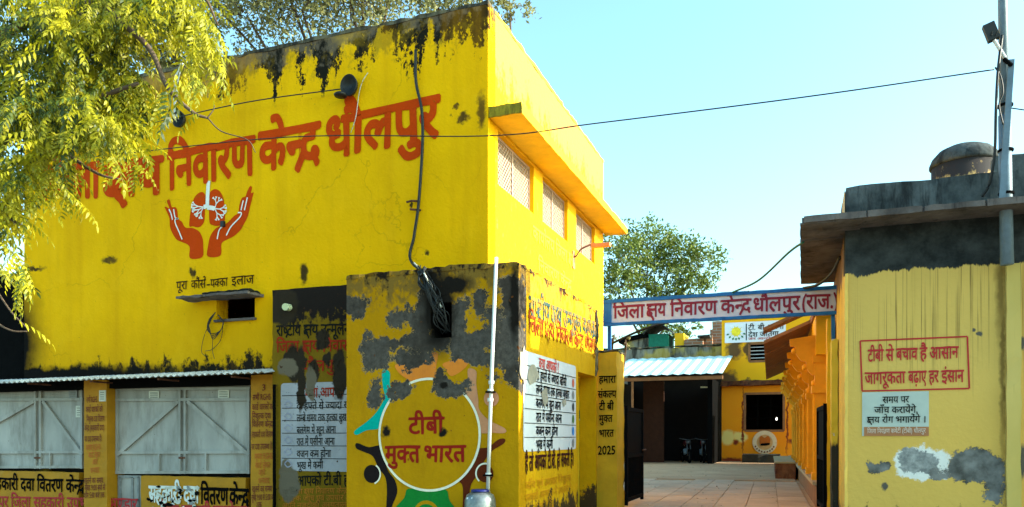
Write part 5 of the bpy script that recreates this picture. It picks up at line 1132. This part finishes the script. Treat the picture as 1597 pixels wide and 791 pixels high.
def leafy_tree(name, label, base, blobs, mat, lsize, density, trunk_r, seed, limbs_=None):
    """blobs: (centre, radius). leaves in clumps on many small twigs"""
    r = random.Random(seed); t = thing(name, label, 'tree', base, None); b = Vector(base)
    top = sum((Vector(c) for c, _ in blobs), Vector()) / len(blobs)
    MB().tube(spline([b, b.lerp(top, .3) + Vector((.2, 0, 0)), b.lerp(top, .6)], 6), trunk_r, 10, trunk_r * .55).obj('trunk', M_BARK, t, True)
    lv = MB(); br_ = MB(); fork = b.lerp(top, .58)
    for (c, rad_) in blobs:
        c = Vector(c); br_.tube(spline([fork, fork.lerp(c, .5) + Vector((r.uniform(-.3, .3), r.uniform(-.3, .3), r.uniform(0, .4))), c], 5), trunk_r * .32, 6, .03)
        for k in range(int(density * .6 * rad_ ** 2)):
            d = Vector((r.gauss(0, 1), r.gauss(0, 1), r.gauss(0, 1))).normalized(); rr = rad_ * r.uniform(.45, 1.05); tip = c + Vector((d.x * rr, d.y * rr, d.z * rr * .8))
            if k % 3 == 0: br_.tube([c.lerp(tip, .2), c.lerp(tip, .6) + Vector((0, 0, .1)), tip], .014, 4, .005)
            cs = rad_ * r.uniform(.09, .2)
            for q_ in range(r.randint(14, 30)):
                p = tip + Vector((r.gauss(0, cs), r.gauss(0, cs), r.gauss(0, cs * .7))); a1 = Vector((r.gauss(0, 1), r.gauss(0, 1), r.gauss(0, 1))).normalized(); a2 = a1.cross(Vector((r.gauss(0, 1), r.gauss(0, 1), r.gauss(0, 1)))).normalized(); s_ = lsize * r.uniform(.6, 1.3)
                k0 = len(lv.v); lv.v += [p - a1 * s_, p + a2 * s_ * .45, p + a1 * s_, p - a2 * s_ * .45]; lv.f.append([k0, k0 + 1, k0 + 2, k0 + 3])
    br_.obj('branches', M_BARK, t, kind='stuff'); lv.obj('crown', mat, t, kind='stuff'); return t
def bl(px, py, t, r): return (at_t(px, py, t), r)
leafy_tree('leafy_tree', 'tall grey green tree rising behind the yellow building parapet', (-11.0, 22, 0), [bl(400, 20, 23, 1.5), (at_t(455, 0, 23)), ] if 0 else [bl(385, 25, 23, 1.4), bl(470, 15, 23, 1.6), bl(545, -10, 23, 1.7), bl(610, -20, 23.5, 1.6), bl(430, -60, 23, 2.2), bl(560, -90, 23, 2.2), bl(330, 0, 24, 1.2)], M_LEAF2, .07, 66, .25, 3)
leafy_tree('leafy_tree', 'thinner grey green tree peeking over the building corner at the roof top', (-5.5, 24, 0), [bl(690, -5, 25, 1.1), bl(745, -30, 25, 1.3), bl(795, 5, 25.5, .75), bl(650, -40, 25, 1.4)], M_LEAF2, .08, 60, .18, 5)
leafy_tree('leafy_tree', 'dark tree glimpsed between the neem leaves and the parapet', (-16.0, 20, 0), [bl(230, 60, 24, 1.3), bl(270, 75, 24, 1.3), bl(190, 20, 24, 1.8)], M_LEAF2, .085, 80, .2, 8)
leafy_tree('leafy_tree', 'broad green tree with open crown above the overhead sign', tuple(Vector((at_t(985, 600, 50).x, at_t(985, 600, 50).y, 0))), [bl(965, 400, 48, 1.9), bl(1010, 380, 50, 2.0), bl(1055, 395, 51, 1.8), bl(1090, 410, 50, 1.7), bl(1020, 430, 50, 1.9), bl(1080, 445, 50, 1.4), bl(960, 450, 49, 1.6), bl(1050, 460, 50, 1.2)], M_LEAF3, .13, 36, .28, 11)
leafy_tree('leafy_shrub', 'low bright shrub showing under the overhead sign beyond the wall', tuple(Vector((at_t(1045, 600, 47).x, at_t(1045, 600, 47).y, 0))), [bl(1045, 515, 47, .8), bl(1075, 512, 47, .7), bl(1010, 512, 47, .7), bl(1000, 525, 46, .5)], M_LEAF3, .10, 70, .1, 13)
leafy_tree('leafy_shrub', 'small dry pale shrub behind the gate pillar', tuple(at_t(968, 765, 17)), [bl(975, 535, 17, .22), bl(955, 528, 17, .15)], leaf_mat('dry_leaf', (.2, .17, .06), (.34, .3, .12), .2), .03, 160, .03, 17)

lt = MB()
for k in range(170):
    p = court(R.uniform(-6, -.5), R.uniform(11.8, 30), .458); a1 = Vector((R.gauss(0, 1), R.gauss(0, 1), .1)).normalized(); a2 = a1.cross(Vector((0, 0, 1))); s_ = R.uniform(.015, .045)
    lt.quad(p - a1 * s_, p + a2 * s_ * .5 + Vector((0, 0, .008)), p + a1 * s_ + Vector((0, 0, .01)), p - a2 * s_ * .5 + Vector((0, 0, .004)))
lo = lt.obj('fallen_leaves', leaf_mat('dry_fallen_leaf', (.12, .07, .02), (.3, .2, .06), .1), None, kind='stuff')
